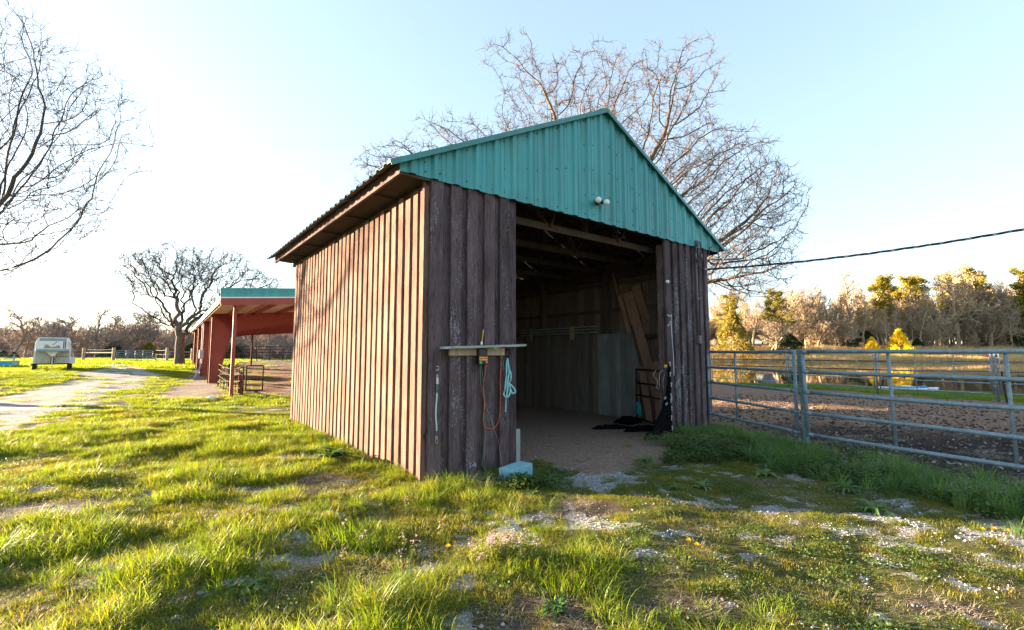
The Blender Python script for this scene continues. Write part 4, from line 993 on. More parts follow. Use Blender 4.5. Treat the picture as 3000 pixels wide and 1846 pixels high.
# local: x along Qd (towards the right), y along U (away)
BL = 26.5; BW = 10.5; sl = .075
def rz(x): return 3.30+sl*(x+.45)
gz = lambda x, y: hz(AO[0]+x*Qd[0]+y*U[0], AO[1]+x*Qd[1]+y*U[1])
MB().tube([(0, 0, -.1), (0, 0, 3.28)], .001).v
MB().box(-.055, .055, -.03, .05, -.1, rz(0)-.03, bev=.004).build('corner_post', M['red'], ar)
MB().box(-.02, .26, -.05, .06, rz(0)-.10, rz(0)-.03).build('post_bracket', M['red'], ar)
ys = [6.2, 12.4, 18.4, 24.4]
for k, yy in enumerate(ys):
    g0 = gz(0, yy)-.1; fr = root('x', 'x', 'x') if False else None
    # tapered column as an I section: web and two flanges
    h = rz(0)-.06; xb, xt = .28, .80
    mb = MB(); mb.prism([(-.30, g0), (-.30+xb, g0), (-.30+xt, h-.75), (-.30+xt+.25, h), (-.30, h)], yy-.006, yy+.006); mb.build('column_web', M['red'], ar)
    MB().box(-.312, -.30, yy-.09, yy+.09, g0, h).build('column_flange', M['red'], ar)
    mb = MB(); a, b = Vector((-.30+xb, yy, g0)), Vector((-.30+xt, yy, h-.75)); mb.beam(a, b, .18, .012, (1, 0, 0)); mb.build('column_flange', M['red'], ar)
    # tapered roof beam
    x2 = BW
    mb = MB(); mb.prism([(-.30, h), (-.30+xt, h-.80), (3.2, rz(3.2)-.62), (x2, rz(x2)-.62), (x2, rz(x2)-.06)], yy-.006, yy+.006); mb.build('beam_web', M['red'], ar)
    mb = MB(); mb.beam((.5, yy, h-.80), (3.2, yy, rz(3.2)-.62), .18, .012); mb.beam((3.2, yy, rz(3.2)-.62), (x2, yy, rz(x2)-.62), .18, .012); mb.build('beam_flange', M['red'], ar)
    MB().box(x2-.5, x2, yy-.07, yy+.07, -.1, rz(x2)-.1).build('column_web', M['red'], ar)
    MB().tube([(-.345, yy-.12, g0), (-.345, yy-.12, h-.1)], .028, 8).build('service_pipe', M['rust'], ar, True)
# roof: lining, purlins, sheet, edge trim
mb = MB(); mb.prism([(-.45, rz(-.45)+.0), (BW+.4, rz(BW+.4)), (BW+.4, rz(BW+.4)+.05), (-.45, rz(-.45)+.05)], -.48, BL); mb.build('roof_lining', M['cream'], ar)
mb = MB(); mb.prism([(-.50, rz(-.5)+.052), (BW+.45, rz(BW+.45)+.052), (BW+.45, rz(BW+.45)+.085), (-.50, rz(-.5)+.085)], -.50, BL+.05); mb.build('roof_sheet', M['teal'], ar)
for x in (.35, 1.35, 2.35, 3.5, 5, 6.5, 8, 9.5): MB().box(x-.03, x+.03, -.40, BL-.1, rz(x)-.17, rz(x)-.004).build('purlin', M['red'], ar)
MB().box(-.42, -.38, -.42, BL-.1, rz(-.4)-.16, rz(-.4)-.002).build('eave_purlin', M['cream'], ar)
MB().beam((-.50, -.47, rz(-.5)-.05), (-.50, BL, rz(-.5)-.05), .02, .16).build('eave_gutter', M['cream'], ar)
for k in range(5):
    z = .055+k*.062; mb = MB(); mb.beam((-.50, -.525, rz(-.5)+z+.03), (BW+.45, -.525, rz(BW+.45)+z+.03), .03+.022*(k % 2 == 0), .058, (0, 0, 1)); mb.build('trim_rib', M['teal'], ar)
MB().beam((-.50, -.53, rz(-.5)+.035), (BW+.45, -.53, rz(BW+.45)+.035), .045, .04).build('drip_strip', M['white_trim'], ar)
MB().beam((-.48, -.50, rz(-.48)-.10), (BW+.4, -.50, rz(BW+.4)-.10), .05, .23).build('end_beam', M['red'], ar)
for x in (.8, 3.2): MB().box(x-.03, x+.03, -.3, 6.1, rz(x)-.24, rz(x)-.175).build('brace_strut', M['red'], ar)
q = np.array(on_ground(738, 1060)); yd = 24.0; px_ = at(736, 1058, 36.); c = root('pipe_post', 'single thin rusty pipe post standing out in the arena', 'post', (px_[0], px_[1], hz(px_[0], px_[1]))); MB().tube([(0, 0, -.1), (0, 0, 3.0)], .06, 8).build('pipe', M['rust'], c, True)
# grey electric conduit and box on the third column
ec = root('meter_conduit', 'pale grey conduit with a box bent against a red column', 'conduit', (AO[0], AO[1], 0), TA)
yy = 10.9; g0 = gz(-.6, yy)
MB().tube(spl([Vector((-.75, yy-.3, g0-.1)), Vector((-.52, yy, g0+.35)), Vector((-.42, yy, g0+.8)), Vector((-.42, yy, 3.1))]), .035, 8).build('pipe', M['pvc'], ec, True)
MB().box(-.52, -.32, yy-.12, yy+.05, g0+1.0, g0+1.45, bev=.01).build('switch_box', M['pvc'], ec)
# bent rusty gate and short post by the arena
A = on_z(645, 1150); B = on_z(705, 1168); 
rgt = root('bent_gate', 'rusty sagging bar gate beside the red corner post', 'gate', (0, 0, 0))
P0 = at(640, 1105, 19.0); P1 = at(712, 1120, 15.6); P0[2] = 0; P1[2] = 0
for z, s in ((1.05, .12), (.84, .14), (.60, .15), (.35, .12), (.14, .06)):
    mb = MB(); mb.tube([tuple(P0+(P1-P0)*t+np.array([0, 0, z-.22*t*0-s*math.sin(math.pi*t)])) for t in np.linspace(0, 1, 10)], .018, 8); mb.build('rail', M['rust_dark'], rgt, True)
for t in (0, .12, .25, .38, .5, .62, .74, .86, 1.0):
    q = P0+(P1-P0)*t; s = .13*math.sin(math.pi*t); MB().tube([(q[0], q[1], .12-s*.5), (q[0], q[1], 1.06-s)], .012 if 0 < t < 1 else .024, 6).build('bar', M['rust_dark'], rgt, True)
P2 = P1+np.array([.55, .2, 0])
for t in (.15, 1.): q = P1+(P2-P1)*t; MB().tube([(q[0], q[1], .25), (q[0], q[1], 1.08)], .022, 8).build('bar', M['rust_dark'], rgt, True)
for z in (.26, .62, 1.08): MB().tube([tuple(P1+(P2-P1)*.15+[0, 0, z]), tuple(P2+[0, 0, z])], .022, 8).build('rail', M['rust_dark'], rgt, True)
bq = on_z(701, 1160); bp = root('stub_post', 'short brown post with a chain at the end of the sagging gate', 'post', (bq[0], bq[1], 0)); MB().tube([(0, 0, -.1), (.02, 0, .72)], .075, 10).build('shaft', M['rust'], bp, True)
for k in range(12): c_ = (.10*math.sin(k*1.1), -.08, .45+k*.05); MB().tube([(c_[0]+.03*math.cos(t), c_[1]+.01*math.sin(t), c_[2]+.04*math.sin(t)) for t in np.linspace(0, 6.28, 8)], .011, 5).build('chain_link', M['rust_dark'], bp)
q = on_z(618, 1172); rk = MB(); rk.ball((0, 0, 0), .16, 8, 6, (1.2, .8, .6)); o = rk.build('white_rock', M['stone']); o.location = (q[0], q[1], .03); tag(o, 'white rock lying in the grass left of the corner post', 'rock')
# red gate post thing behind corner post
q = on_z(672, 1140); o = MB().box(-.06, .06, -.05, .05, -.1, 1.06).build('gate_stile_post', M['rust'], None); o.location = (q[0], q[1], 0); tag(o, 'short rusty square post holding the sagging gate', 'post')
# ------------------------------------------------------------ horse trailer
tp = at(151, 1079, 27.0); tz = hz(tp[0], tp[1]); ta = math.atan2(-tp[0], tp[1])
tr = root('horse_trailer', 'old silver gooseneck horse trailer parked on the lawn', 'trailer', (tp[0], tp[1], tz), ta*.97); tr.scale = (.73, .9, .93)
# local: x across (right positive), -y towards the viewer
HW = 1.04
def ring_poly(pts): return pts
body = MB(); body.prism([(-HW-.05, .42), (HW+.05, .42), (HW-.02, 1.75), (HW-.14, 2.02), (-HW+.14, 2.02), (-HW+.02, 1.75)], .0, 4.6); body.build('body', M['trailer'], tr)
nose = MB(); nose.prism([(-.93, 1.28), (.93, 1.28), (.86, 1.93), (.74, 2.02), (-.74, 2.02), (-.86, 1.93)], -1.15, -.003); nose.build('nose', M['trailer'], tr)
MB().prism([(-.82, 1.33), (.82, 1.33), (.76, 1.80), (-.76, 1.80)], -1.165, -1.152).build('front_panel', M['white_trim'], tr)
MB().prism([(-.48, 1.36), (.46, 1.36), (.40, 1.52), (.30, 1.56), (.1, 1.46), (-.1, 1.45), (-.3, 1.60), (-.44, 1.56)], -1.17, -1.166).build('tan_patch_panel', M['deadleaf'] if False else plain('tan_patch', (.38, .28, .16), .6), tr)  # irregular tan patch on the nose panel
MB().beam((-.02, -1.175, 1.56), (.22, -1.175, 1.76), .01, .03).build('decal_stripe', M['ink'], tr)
for x0 in (.58, .68): MB().box(x0, x0+.06, -1.175, -1.166, 1.35, 1.79).build('rust_streak', M['rust'], tr)
MB().box(-.74, .74, -1.19, -1.14, 1.82, 1.98, bev=.02).build('top_band', M['trailer_blue'], tr)
MB().box(-.93, .93, -1.20, -1.14, 1.17, 1.31, bev=.02).build('lower_band', M['trailer_blue'], tr)
for x0 in (-.07, .07): MB().box(x0-.05, x0+.05, -1.20, -1.19, 1.90, 1.93).build('marker_light', M['redp'], tr)
for s in (-1, 1):
    MB().box(s*.90-.008, s*.90+.008, -.75, -.35, 1.42, 1.72).build('side_window', M['glass_dark'], tr)
    MB().box(s*1.03-.012, s*1.03+.012, .6, 1.3, 1.45, 1.72).build('side_window', M['glass_dark'], tr)
MB().prism([(-HW+.04, .44), (HW-.04, .44), (HW-.1, 1.27), (-HW+.1, 1.27)], -.02, -.006).build('front_wall', M['trailer_panel'], tr)
MB().box(.12, HW-.1, -.028, -.021, .84, .86).build('panel_seam', M['ink'], tr)
MB().box(-HW-.12, HW+.05, -.06, .06, .36, .43).build('bottom_rail', M['rust_dark'], tr)
MB().prism([(-.40, 1.20), (.40, 1.20), (.12, .90), (-.06, .88)], -.85, -.5).build('gooseneck_plate', M['trailer'], tr)
MB().box(-.05, .09, -.75, -.6, .78, 1.22, bev=.02).build('coupler', M['trailer_blue'], tr)
MB().box(-.07, .10, -.5, -.4, .42, 1.2).build('neck_beam', M['rust_dark'], tr)
MB().tube([(.02, -.62, .02), (.02, -.62, .85)], .035, 8).build('jack', M['chrome'], tr); MB().box(-.10, .13, -.72, -.52, -.0, .03).build('jack_foot', M['rust_dark'], tr)
MB().tube(spl([Vector((.1, -.6, 1.0)), Vector((.24, -.6, .95)), Vector((.2, -.6, .7)), Vector((.1, -.6, .72)), Vector((.22, -.6, .6)), Vector((.1, -.6, .5))]), .012, 5).build('brake_cable', M['cable'], tr)
for s in (-1, 1):
    for yy in (2.0, 2.85):
        w = MB(); w.lathe([(.10, -.10), (.30, -.11), (.345, -.07), (.345, .07), (.30, .11), (.10, .10)], (s*(HW+.02), yy, .345), (1, 0, 0), 20); wh = w.build('wheel', M['tyre'], tr, True)
        MB().lathe([(0, -.105), (.17, -.11), (.19, -.08), (.19, .08), (.17, .11), (0, .105)], (s*(HW+.02), yy, .345), (1, 0, 0), 14).build('rim', M['white_trim'], wh, True)
    MB().box(s*HW-.16, s*HW+.16, 1.55, 3.3, .68, .76, bev=.03).build('fender', M['trailer'], tr)
MB().box(HW-.0, HW+.30, .3, .36, .40, .82, bev=.01).build('fender_plate', M['white_trim'], tr)
for s in (-1, 1): MB().box(s*.98-.11, s*.98+.11, -.04, .3, .02, .36).build('leg_skid', M['tyre'], tr)
# blue trough by the left edge
bt_ = on_ground(10, 1076); tgh = root('water_trough', 'bright blue steel trough at the left edge of the lawn', 'trough', tuple(bt_), .5)
MB().box(-1.3, .62, -.35, .35, .08, .42, bev=.02).build('tank', M['trough'], tgh); MB().box(.50, .66, -.37, .37, .06, .44, bev=.01).build('end_plate', M['trailer_blue'], tgh)
for x in (-.6, .35): MB().box(x-.03, x+.03, .36, .42, 0, .85).build('upright', M['panel'], tgh)
MB().box(-1.3, .4, .36, .42, .52, .57).build('cross_bar', M['panel'], tgh)
# ------------------------------------------------------------ far fences
def fpost(px, pyb, h, Y, label, mat='post_wood', w=.10):
    p = at(px, pyb, Y); z = hz(p[0], p[1]); r = root('fence_post', label, 'fence post', (p[0], p[1], z)); MB().tube([(0, 0, -.2), (0, 0, h)], [w, w*.9], 8).build('shaft', M[mat], r); return np.array([p[0], p[1], z])
fp = [fpost(243, 1064, 1.35, 47, 'wooden post just right of the horse trailer', w=.13), fpost(331, 1063, 1.35, 45, 'wooden post at the left end of the far gate', w=.14), fpost(488, 1063, 1.35, 45, 'pale wooden post left of the big oak trunk', w=.13), fpost(562, 1060, 1.3, 47, 'wooden post between the oak and the red building', w=.14), fpost(455, 1062, .75, 47, 'low post end right of the far gate', w=.10)]
def wires(pts, zs_, label, r=.012, mat='panel', name='wire_fence'):
    rr = root(name, label, 'fence', (0, 0, 0))
    for z in zs_:
        for a, b in zip(pts[:-1], pts[1:]): MB().tube([(a[0], a[1], a[2]+z), ((a[0]+b[0])/2, (a[1]+b[1])/2, (a[2]+b[2])/2+z-.03), (b[0], b[1], b[2]+z)], r, 5).build('wire', M[mat], rr)
    return rr
lf = at(-60, 1064, 47); lf[2] = hz(lf[0], lf[1])
wires([lf, fp[0]], (1.1, .7, .4), 'wire fence running behind the trailer to the left edge', .02)
wires([fp[0], fp[1]], (.4, 1.15), 'wire fence bay between trailer and far gate', .02)
MB_ = root('fence_rail', 'pale pole rail between the trailer post and the far gate', 'rail', (0, 0, 0)); MB().tube([tuple(fp[0]+[0, 0, .85]), tuple(fp[1]+[0, 0, .85])], .06, 6).build('pole', M['post_wood'], MB_)
MB_ = root('fence_rail', 'pale pole rail between the oak and the red building', 'rail', (0, 0, 0)); MB().tube([tuple(fp[2]+[0, 0, .95]), tuple(fp[3]+[0, 0, .9])], .055, 6).build('pole', M['post_wood'], MB_)
wires([fp[4], fp[2]], (.3, .7, 1.1), 'wire fence bay right of the far gate', .018); wires([fp[2], fp[3]], (.35, .65), 'wire fence bay behind the big oak trunk', .018)
ga = fp[1]+np.array([.3, 0, 0]); gb = fp[4]+np.array([-.3, 0, 0]); gate_run('farm_gate', 'wide low tube gate in the far fence left of the oak', tuple(ga), tuple(gb), [1.05, .85, .65, .45, .25], 'panel', .028, (.25, .5, .72), cat='gate', ball=False)
pa = at(592, 1057, 48); pb = at(866, 1052, 50); 
for p in (pa, pb): p[2] = hz(p[0], p[1])
pf_ = root('pipe_fence', 'dark horizontal pipe fence along the far side of the arena', 'fence', (0, 0, 0))
for z in (1.5, 1.2, .9, .6, .3): MB().tube([tuple(pa+[0, 0, z]), tuple(pb+[0, 0, z])], .035, 6).build('rail', M['rust_dark'], pf_)
for f in np.linspace(0, 1, 8): q = pa+(pb-pa)*f; MB().tube([(q[0], q[1], q[2]-.2), (q[0], q[1], q[2]+1.52)], .045, 6).build('post', M['rust_dark'], pf_)
# ------------------------------------------------------------ trees
def colonize(att, pos, par, step, di, dk, iters, seed, wob=.35, trop=(0, 0, 0), inert=0.):
    g = np.random.default_rng(seed); att = np.asarray(att, float); pos = [np.asarray(p, float) for p in pos]; par = list(par)
    P = np.array(pos); nd = np.full(len(att), 1e9); ni = np.zeros(len(att), int)
    def upd(i0, Pn):
        nonlocal nd, ni
        if not len(att): return
        d = ((att[:, None, :]-Pn[None])**2).sum(2); k = d.argmin(1); m = d[np.arange(len(att)), k]
        b = m < nd; nd = np.where(b, m, nd); ni = np.where(b, k+i0, ni)
    upd(0, P); cnt = np.zeros(len(P), int)
    for it in range(iters):
        act = nd < di*di
        if not act.any(): break
        v = att[act]-P[ni[act]]; v /= np.linalg.norm(v, axis=1, keepdims=True)+1e-9
        acc = np.zeros_like(P); np.add.at(acc, ni[act], v)
        idx = np.unique(ni[act]); idx = idx[cnt[idx] < 3]
        if not len(idx): break
        dirs = acc[idx]; dirs /= np.linalg.norm(dirs, axis=1, keepdims=True)+1e-9
        pa = np.array(par)[idx]; pd = P[idx]-P[pa]; pd /= np.linalg.norm(pd, axis=1, keepdims=True)+1e-9
        dirs = dirs+pd*inert*(cnt[idx] == 0)[:, None]+g.normal(0, wob, dirs.shape)+np.array(trop); dirs /= np.linalg.norm(dirs, axis=1, keepdims=True)
        new = P[idx]+dirs*step*g.uniform(.75, 1.25, (len(idx), 1))
        cnt[idx] += 1; i0 = len(P); P = np.vstack([P, new]); par += list(idx); cnt = np.concatenate([cnt, np.zeros(len(idx), int)])
        upd(i0, new); keep = nd > dk*dk; att = att[keep]; nd = nd[keep]; ni = ni[keep]
        if not len(att): break
    return P, np.array(par)
def radii(par, tip, e=2.3, cap=None):
    n = len(par); s = np.zeros(n)
    for i in range(n-1, 0, -1):
        if s[i] == 0: s[i] = tip**e
        s[par[i]] += s[i]
    if s[0] == 0: s[0] = tip**e
    return s**(1/e)
def skel_mesh(P, par, rad, big=.06, mid=.02, sel=None):
    """prisms along every skeleton edge, rings shared in orientation"""
    n = len(P); i = np.arange(1, n) if sel is None else sel; p = par[i]
    t = np.zeros((n, 3)); t[1:] = P[1:]-P[par[1:]]; t[0] = (0, 0, 1); t /= np.linalg.norm(t, axis=1, keepdims=True)+1e-9
    ref = np.array([.37, .21, .11]); x = np.cross(t, ref); bad = np.linalg.norm(x, axis=1) < .15; x[bad] = np.cross(t[bad], [0, 1, .3]); x /= np.linalg.norm(x, axis=1, keepdims=True); y = np.cross(t, x)
    V = []; Q = []; base = 0
    ra = np.minimum(rad[p], rad[i]*1.35); rb = rad[i]; ra = np.where(par[p] == p, rad[p], ra)
    for lo, hi, k in ((big, 9, 9), (mid, big, 5), (0, mid, 3)):
        m = (rb >= lo) & (rb < hi); ii = i[m]; pp_ = p[m]
        if not len(ii): continue
        a = 2*np.pi*np.arange(k)/k; ca, sa = np.cos(a), np.sin(a)
        xa = x[ii][:, None, :]; ya = y[ii][:, None, :]; xp = np.where((rb[m] >= mid)[:, None, None], x[pp_][:, None, :], xa); yp_ = np.where((rb[m] >= mid)[:, None, None], y[pp_][:, None, :], ya)
        A = P[pp_][:, None, :]+(xp*ca[None, :, None]+yp_*sa[None, :, None])*ra[m][:, None, None]; B = P[ii][:, None, :]+(xa*ca[None, :, None]+ya*sa[None, :, None])*rb[m][:, None, None]
        V.append(np.concatenate([A, B], 1).reshape(-1, 3)); o = base+np.arange(len(ii))[:, None]*2*k; kk = np.arange(k)
        Q.append(np.stack([o+kk, o+(kk+1) % k, o+k+(kk+1) % k, o+k+kk], 2).reshape(-1, 4)); base += len(ii)*2*k
    return np.vstack(V), np.vstack(Q)
def add_twigs(P, par, rad, g, n_per, L, rt, up=.2, thin=.03, segs=3):
    """fine crooked twigs on every slim node"""
    idx = np.where((rad < thin))[0]; idx = idx[idx > 0]; idx = np.repeat(idx, n_per); m = len(idx)
    t = P[idx]-P[par[idx]]; t /= np.linalg.norm(t, axis=1, keepdims=True)+1e-9
    cur = P[idx]; pi = idx; Ps = [P]; pr = [par]; rs = [rad]; n0 = len(P); d = t*.5+g.normal(0, .6, (m, 3))+[0, 0, up]; d /= np.linalg.norm(d, axis=1, keepdims=True); Lk = L*g.uniform(.5, 1.3, (m, 1))
    for k in range(segs):
        d = d+g.normal(0, .33, (m, 3)); d /= np.linalg.norm(d, axis=1, keepdims=True); cur = cur+d*Lk/segs
        Ps.append(cur); pr.append(pi); rs.append(np.full(m, rt*(1-.22*k))); pi = n0+np.arange(m); n0 += m
    return np.vstack(Ps), np.concatenate(pr), np.concatenate(rs)
def hero(name, label, base, att, trunk, seed, step, di, dk, tip, mats, wob=.35, e=2.3, tw=(2, .45, .006), trop=(0, 0, 0), iters=150, flare=1.25, thick=.11, rmax=None, inert=0.):
    base = np.array(base, float); pos = [base]; par = [0]
    for q in trunk: pos.append(base+np.array(q)); par.append(len(pos)-2)
    P, par = colonize(att, pos, par, step, di, dk, iters, seed, wob, trop, inert)
    rad = radii(par, tip, e)
    if rmax: rad = np.minimum(rad, rmax+ (rad-rmax)*.25*(rad > rmax))
    g = np.random.default_rng(seed+1); nt = len(trunk)
    rad[:nt+1] *= np.linspace(flare, 1, nt+1); rad[0] *= 1.12
    if tw: P2, par2, rad2 = add_twigs(P, par, rad, g, tw[0], tw[1], tw[2], thin=tip*2.6)
    else: P2, par2, rad2 = P, par, rad
    r = root(name, label, 'tree', tuple(base)); i = np.arange(1, len(P2))
    thr = max(.09, rad[nt]*.45)
    tsel = i[rad2[i] >= thr]; csel = i[rad2[i] < thr]
    for nm, s, mt in (('trunk', tsel, mats[0]), ('crown', csel, mats[1])):
        V, Q = skel_mesh(P2, par2, rad2, .05, .018, s); obj(nm, np_mesh(nm, V-base, [Q], True), M[mt], r)
    print(name, len(P), len(P2), 'trunk r', rad[nt]); return r
def clump(A, sc, thr, s=0):
    v = .5*(fbm(A[:, 0]+A[:, 1]*.6, A[:, 2], sc, 501+s, 3)+fbm(A[:, 0]-A[:, 1]*.8, A[:, 2]*.9+A[:, 1], sc, 507+s, 3)); return A[v > thr]
def ell(g, n, c, r, bias=.45):
    v = g.normal(size=(n, 3)); v /= np.linalg.norm(v, axis=1, keepdims=True); return np.array(c)+v*(g.uniform(0, 1, (n, 1))**bias)*np.array(r)
g = np.random.default_rng(5)
# the great oak behind the shed
TB = np.array([3.3, 20.5, 0.])
A = np.vstack([ell(g, 4200, at(1760, 470, 20)+[0, 0, 0], (5.3, 4.2, 5.0)), ell(g, 2800, at(2070, 640, 19.5), (3.7, 3.6, 4.0)), ell(g, 700, at(1330, 500, 19.5), (2.6, 2.4, 2.4)), ell(g, 420, at(1150, 530, 19.5), (1.7, 2, 1.7)), ell(g, 560, at(2180, 790, 19), (2.0, 2, 1.6)), ell(g, 220, at(2000, 230, 20), (2.2, 2, 1.8)), ell(g, 200, at(1500, 200, 20), (1.6, 2, 1.4)), ell(g, 200, at(2270, 600, 19.5), (1.2, 2, 1.6))])
sx, sy = shed_xy(A[:, 0], A[:, 1]); A = A[~((sx > -1) & (sx < SW+1) & (sy < SL+1.2) & (A[:, 2] < 6.8))]; A = A[A[:, 2] > 2.9]; A = clump(A, 1.7, .42)
hero('oak_tree', 'great bare spreading oak rising behind the shed roof', TB, A, [(0, 0, 1.2), (.05, 0, 2.4), (-.15, .1, 3.4)], 3, .22, 9.0, .28, .0085, ('bark_warm', 'bark_warm'), wob=.24, inert=.7, e=1.92, tw=(3, .38, .0065), thick=.1, iters=260)
# the oak beside the drive
ob = at(524, 1078, 35.); ob[2] = hz(ob[0], ob[1])
def at35(px, py): return at(px, py, 35.)
A = np.vstack([ell(g, 900, at35(520, 790), (3.0, 2.8, 2.4)), ell(g, 800, at35(640, 800), (2.7, 2.4, 2.3)), ell(g, 520, at35(420, 800), (1.9, 2, 2.0)), ell(g, 320, at35(770, 825), (1.6, 1.5, .9)), ell(g, 220, at35(450, 925), (1.3, 1.5, .8)), ell(g, 260, at35(620, 915), (1.8, 1.8, 1.1)), ell(g, 160, at35(375, 760), (.9, 1, .7))]); A = clump(A, 1.1, .44, 9)
hero('oak_tree', 'bare dark oak with a stout trunk standing beside the stony drive', ob, A, [(.0, 0, .7), (-.05, 0, 1.5), (0, 0, 2.3)], 8, .22, 6., .31, .0115, ('bark_oak', 'bark_dark'), wob=.42, e=2.0, tw=(3, .42, .009), iters=220)
# near tree on the left whose limbs reach into the picture
lb = np.array([-19.4, 15.0, 0.]); lb[2] = hz(-19.4, 15.0)
A = np.vstack([ell(g, 2600, (-19.9, 14.9, 8.6), (7.2, 4.4, 5.2), .4)]+[ell(g, n_, at(px-95, py, 14.0), r_) for n_, px, py, r_ in ((420, 200, 330, (2.2, 2.0, 1.6)), (420, 120, 520, (2.2, 2.0, 1.3)), (300, 250, 470, (1.5, 1.6, .9)), (300, 150, 650, (1.8, 1.6, .8)), (200, 300, 620, (1.2, 1.2, .6)), (220, 60, 760, (1.5, 1.4, .7)), (220, 170, 200, (1.4, 1.5, .9)), (200, 30, 60, (1.8, 1.6, 1.2)))]); A = clump(A, 1.8, .37, 17)
hero('oak_tree', 'near bare tree reaching in from the left edge of the picture', lb, A, [(0, 0, 1.0), (.1, 0, 2.0), (.1, .1, 3.0)], 21, .30, 7., .40, .0062, ('bark_oak', 'bark_dark'), wob=.22, e=2.03, tw=(3, .5, .0055), trop=(0, 0, -.02), iters=220, inert=.6)
# ---- simple recursive trees for the woods
def wood_tree(seed, H, spread, tip, n1=11, fork=.35, lean=.05, twig=True, e=2.85, low=.25):
    g = np.random.default_rng(seed); P = [np.zeros(3)]; par = [0]
    def grow(p, d, L, k, up):
        n = max(2, int(L/(.085*H)*2)); st = L/n; j = p; ids = []
        for q in range(n):
            d = d+g.normal(0, .17, 3)+[0, 0, up]; d = d/np.linalg.norm(d); P.append(P[j]+d*st); par.append(j); j = len(P)-1; ids.append((j, d.copy(), (q+1)/n))
        return ids
    tr_ = grow(0, np.array([g.normal(0, lean), g.normal(0, lean), 1.]), H*.82, 0, .12)
    for j, d, f in tr_:
        if f < low: continue
        for _ in range(2 if f < .9 else 3):
            a = g.uniform(0, 6.28); el = .25+.55*f; L = H*spread*(1.08-f*.72)*g.uniform(.6, 1.15)
            b = grow(j, np.array([math.cos(a), math.sin(a), el]), L, 1, .07)
            for j2, d2, f2 in b:
                if f2 < .2: continue
                for _ in range(2):
                    c = grow(j2, d2*.6+g.normal(0, .65, 3)+[0, 0, .12], L*.42*(1.15-f2*.6), 2, .05)
                    if twig:
                        for j3, d3, f3 in c:
                            for _ in range(2):
                                grow(j3, d3*.5+g.normal(0, .7, 3), L*.17, 3, 0)
    P = np.array(P); par = np.array(par); rad = radii(par, tip, e); return P, par, rad
def tree_meshes(nm, seed, H, spread, tip, **k):
    P, par, rad = wood_tree(seed, H, spread, tip, **k); i = np.arange(1, len(P)); thr = rad[1]*.5
    V, Q = skel_mesh(P, par, rad, .06, .04, i[rad[i] >= thr]); a = np_mesh(nm+'_trunk', V, [Q], True); V, Q = skel_mesh(P, par, rad, .5, .09, i[rad[i] < thr]); b = np_mesh(nm+'_crown', V, [Q])
    return a, b
protos = [tree_meshes('bare_tree', 40+k, 12., (.34, .42, .30, .38, .26, .46)[k], .020, low=(.22, .3, .35, .18, .4, .25)[k]) for k in range(6)]
print('proto tris', [len(b.polygons)*2 for a, b in protos])
def leaf_cloud(cent, n, size, g, flat=.6):
    """triangular leaf sprays around given centres"""
    m = len(cent); c = cent[g.integers(0, m, n)]; c = c+g.normal(0, 1, (n, 3))*size[1]; a = g.normal(size=(n, 3)); a[:, 2] *= flat; a /= np.linalg.norm(a, axis=1, keepdims=True); b = np.cross(a, g.normal(size=(n, 3))); b /= np.linalg.norm(b, axis=1, keepdims=True)
    s = size[0]*g.uniform(.5, 1.4, (n, 1)); V = np.stack([c-a*s-b*s*.35, c+a*s, c-a*s*.7+b*s*.5], 1).reshape(-1, 3); return V, np.arange(3*n).reshape(-1, 3)
def pine_meshes(seed, H, n=5600):
    P, par, rad = wood_tree(seed, H, .20, .03, low=.42, twig=False); tips = P[(rad < .06)]; tips = tips[tips[:, 2] > H*.38]
    g = np.random.default_rng(seed); i = np.arange(1, len(P)); V, Q = skel_mesh(P, par, np.maximum(rad, .02), .06, .04, i); a = np_mesh('pine_trunk', V, [Q], True)
    sub = tips[g.permutation(len(tips))[:150]]; V, Q = leaf_cloud(sub, n, (.17, .26), g, .8); return a, np_mesh('pine_crown', V, [Q])
def cedar_meshes(seed, H, W, n=7000):
    g = np.random.default_rng(seed); f = g.uniform(0, 1, 260)**.8; a = g.uniform(0, 6.28, 260); r = W*(1-f)**.75*g.uniform(.75, 1.05, 260)*(1+.18*np.sin(a*5+f*20)); c = np.stack([r*np.cos(a), r*np.sin(a), .1+f*H*.95], 1)
    V, Q = leaf_cloud(c, n, (.11, .13), g, 1.3); P = np.array([[0, 0, 0], [0, 0, H*.5], [0, 0, H*.95]]); Vt, Qt = skel_mesh(P, np.array([0, 0, 1]), np.array([.12, .09, .02]), .05, .02)
    return np_mesh('cedar_trunk', Vt, [Qt], True), np_mesh('cedar_crown', V, [Q])
pines = [pine_meshes(60+k, 18.) for k in range(4)]; cedars = [cedar_meshes(70+k, 4.2, 1.9) for k in range(3)]
mcache = {}
def with_mat(me, mat):
    k = (me.name, mat)
    if k not in mcache:
        c = me if not len(me.materials) else me.copy(); c.materials.clear(); c.materials.append(M[mat]); mcache[k] = c
    return mcache[k]
def top_of(me):
    v = np.zeros(len(me.vertices)*3, np.float32); me.vertices.foreach_get('co', v); return float(v[2::3].max())
topc = {}
def plant(name, ms, mats, px, Y, label, H=None, top=None, base_h=12., rz=None, group=None, cat='tree', wide=1., x=None):
    X = (px-1500)/F*(Y*math.cos(PITCH)) if x is None else x; z = hz(X, Y)
    if top is not None: H = at(px, top, Y)[2]-z
    if ms[1].name not in topc: topc[ms[1].name] = max(top_of(ms[1]), .1)
    s = (H+.1)/topc[ms[1].name]; t = root(name, label, cat, (X, Y, z-.1), rz if rz is not None else R.uniform(0, 6.28), group); t.scale = (s*wide, s*wide, s)
    obj('trunk', with_mat(ms[0], mats[0]), None, t); obj('crown', with_mat(ms[1], mats[1]), None, t); return t
WT = ('bark_pale', 'bark_pale'); WG = ('bark_grey', 'bark_grey')
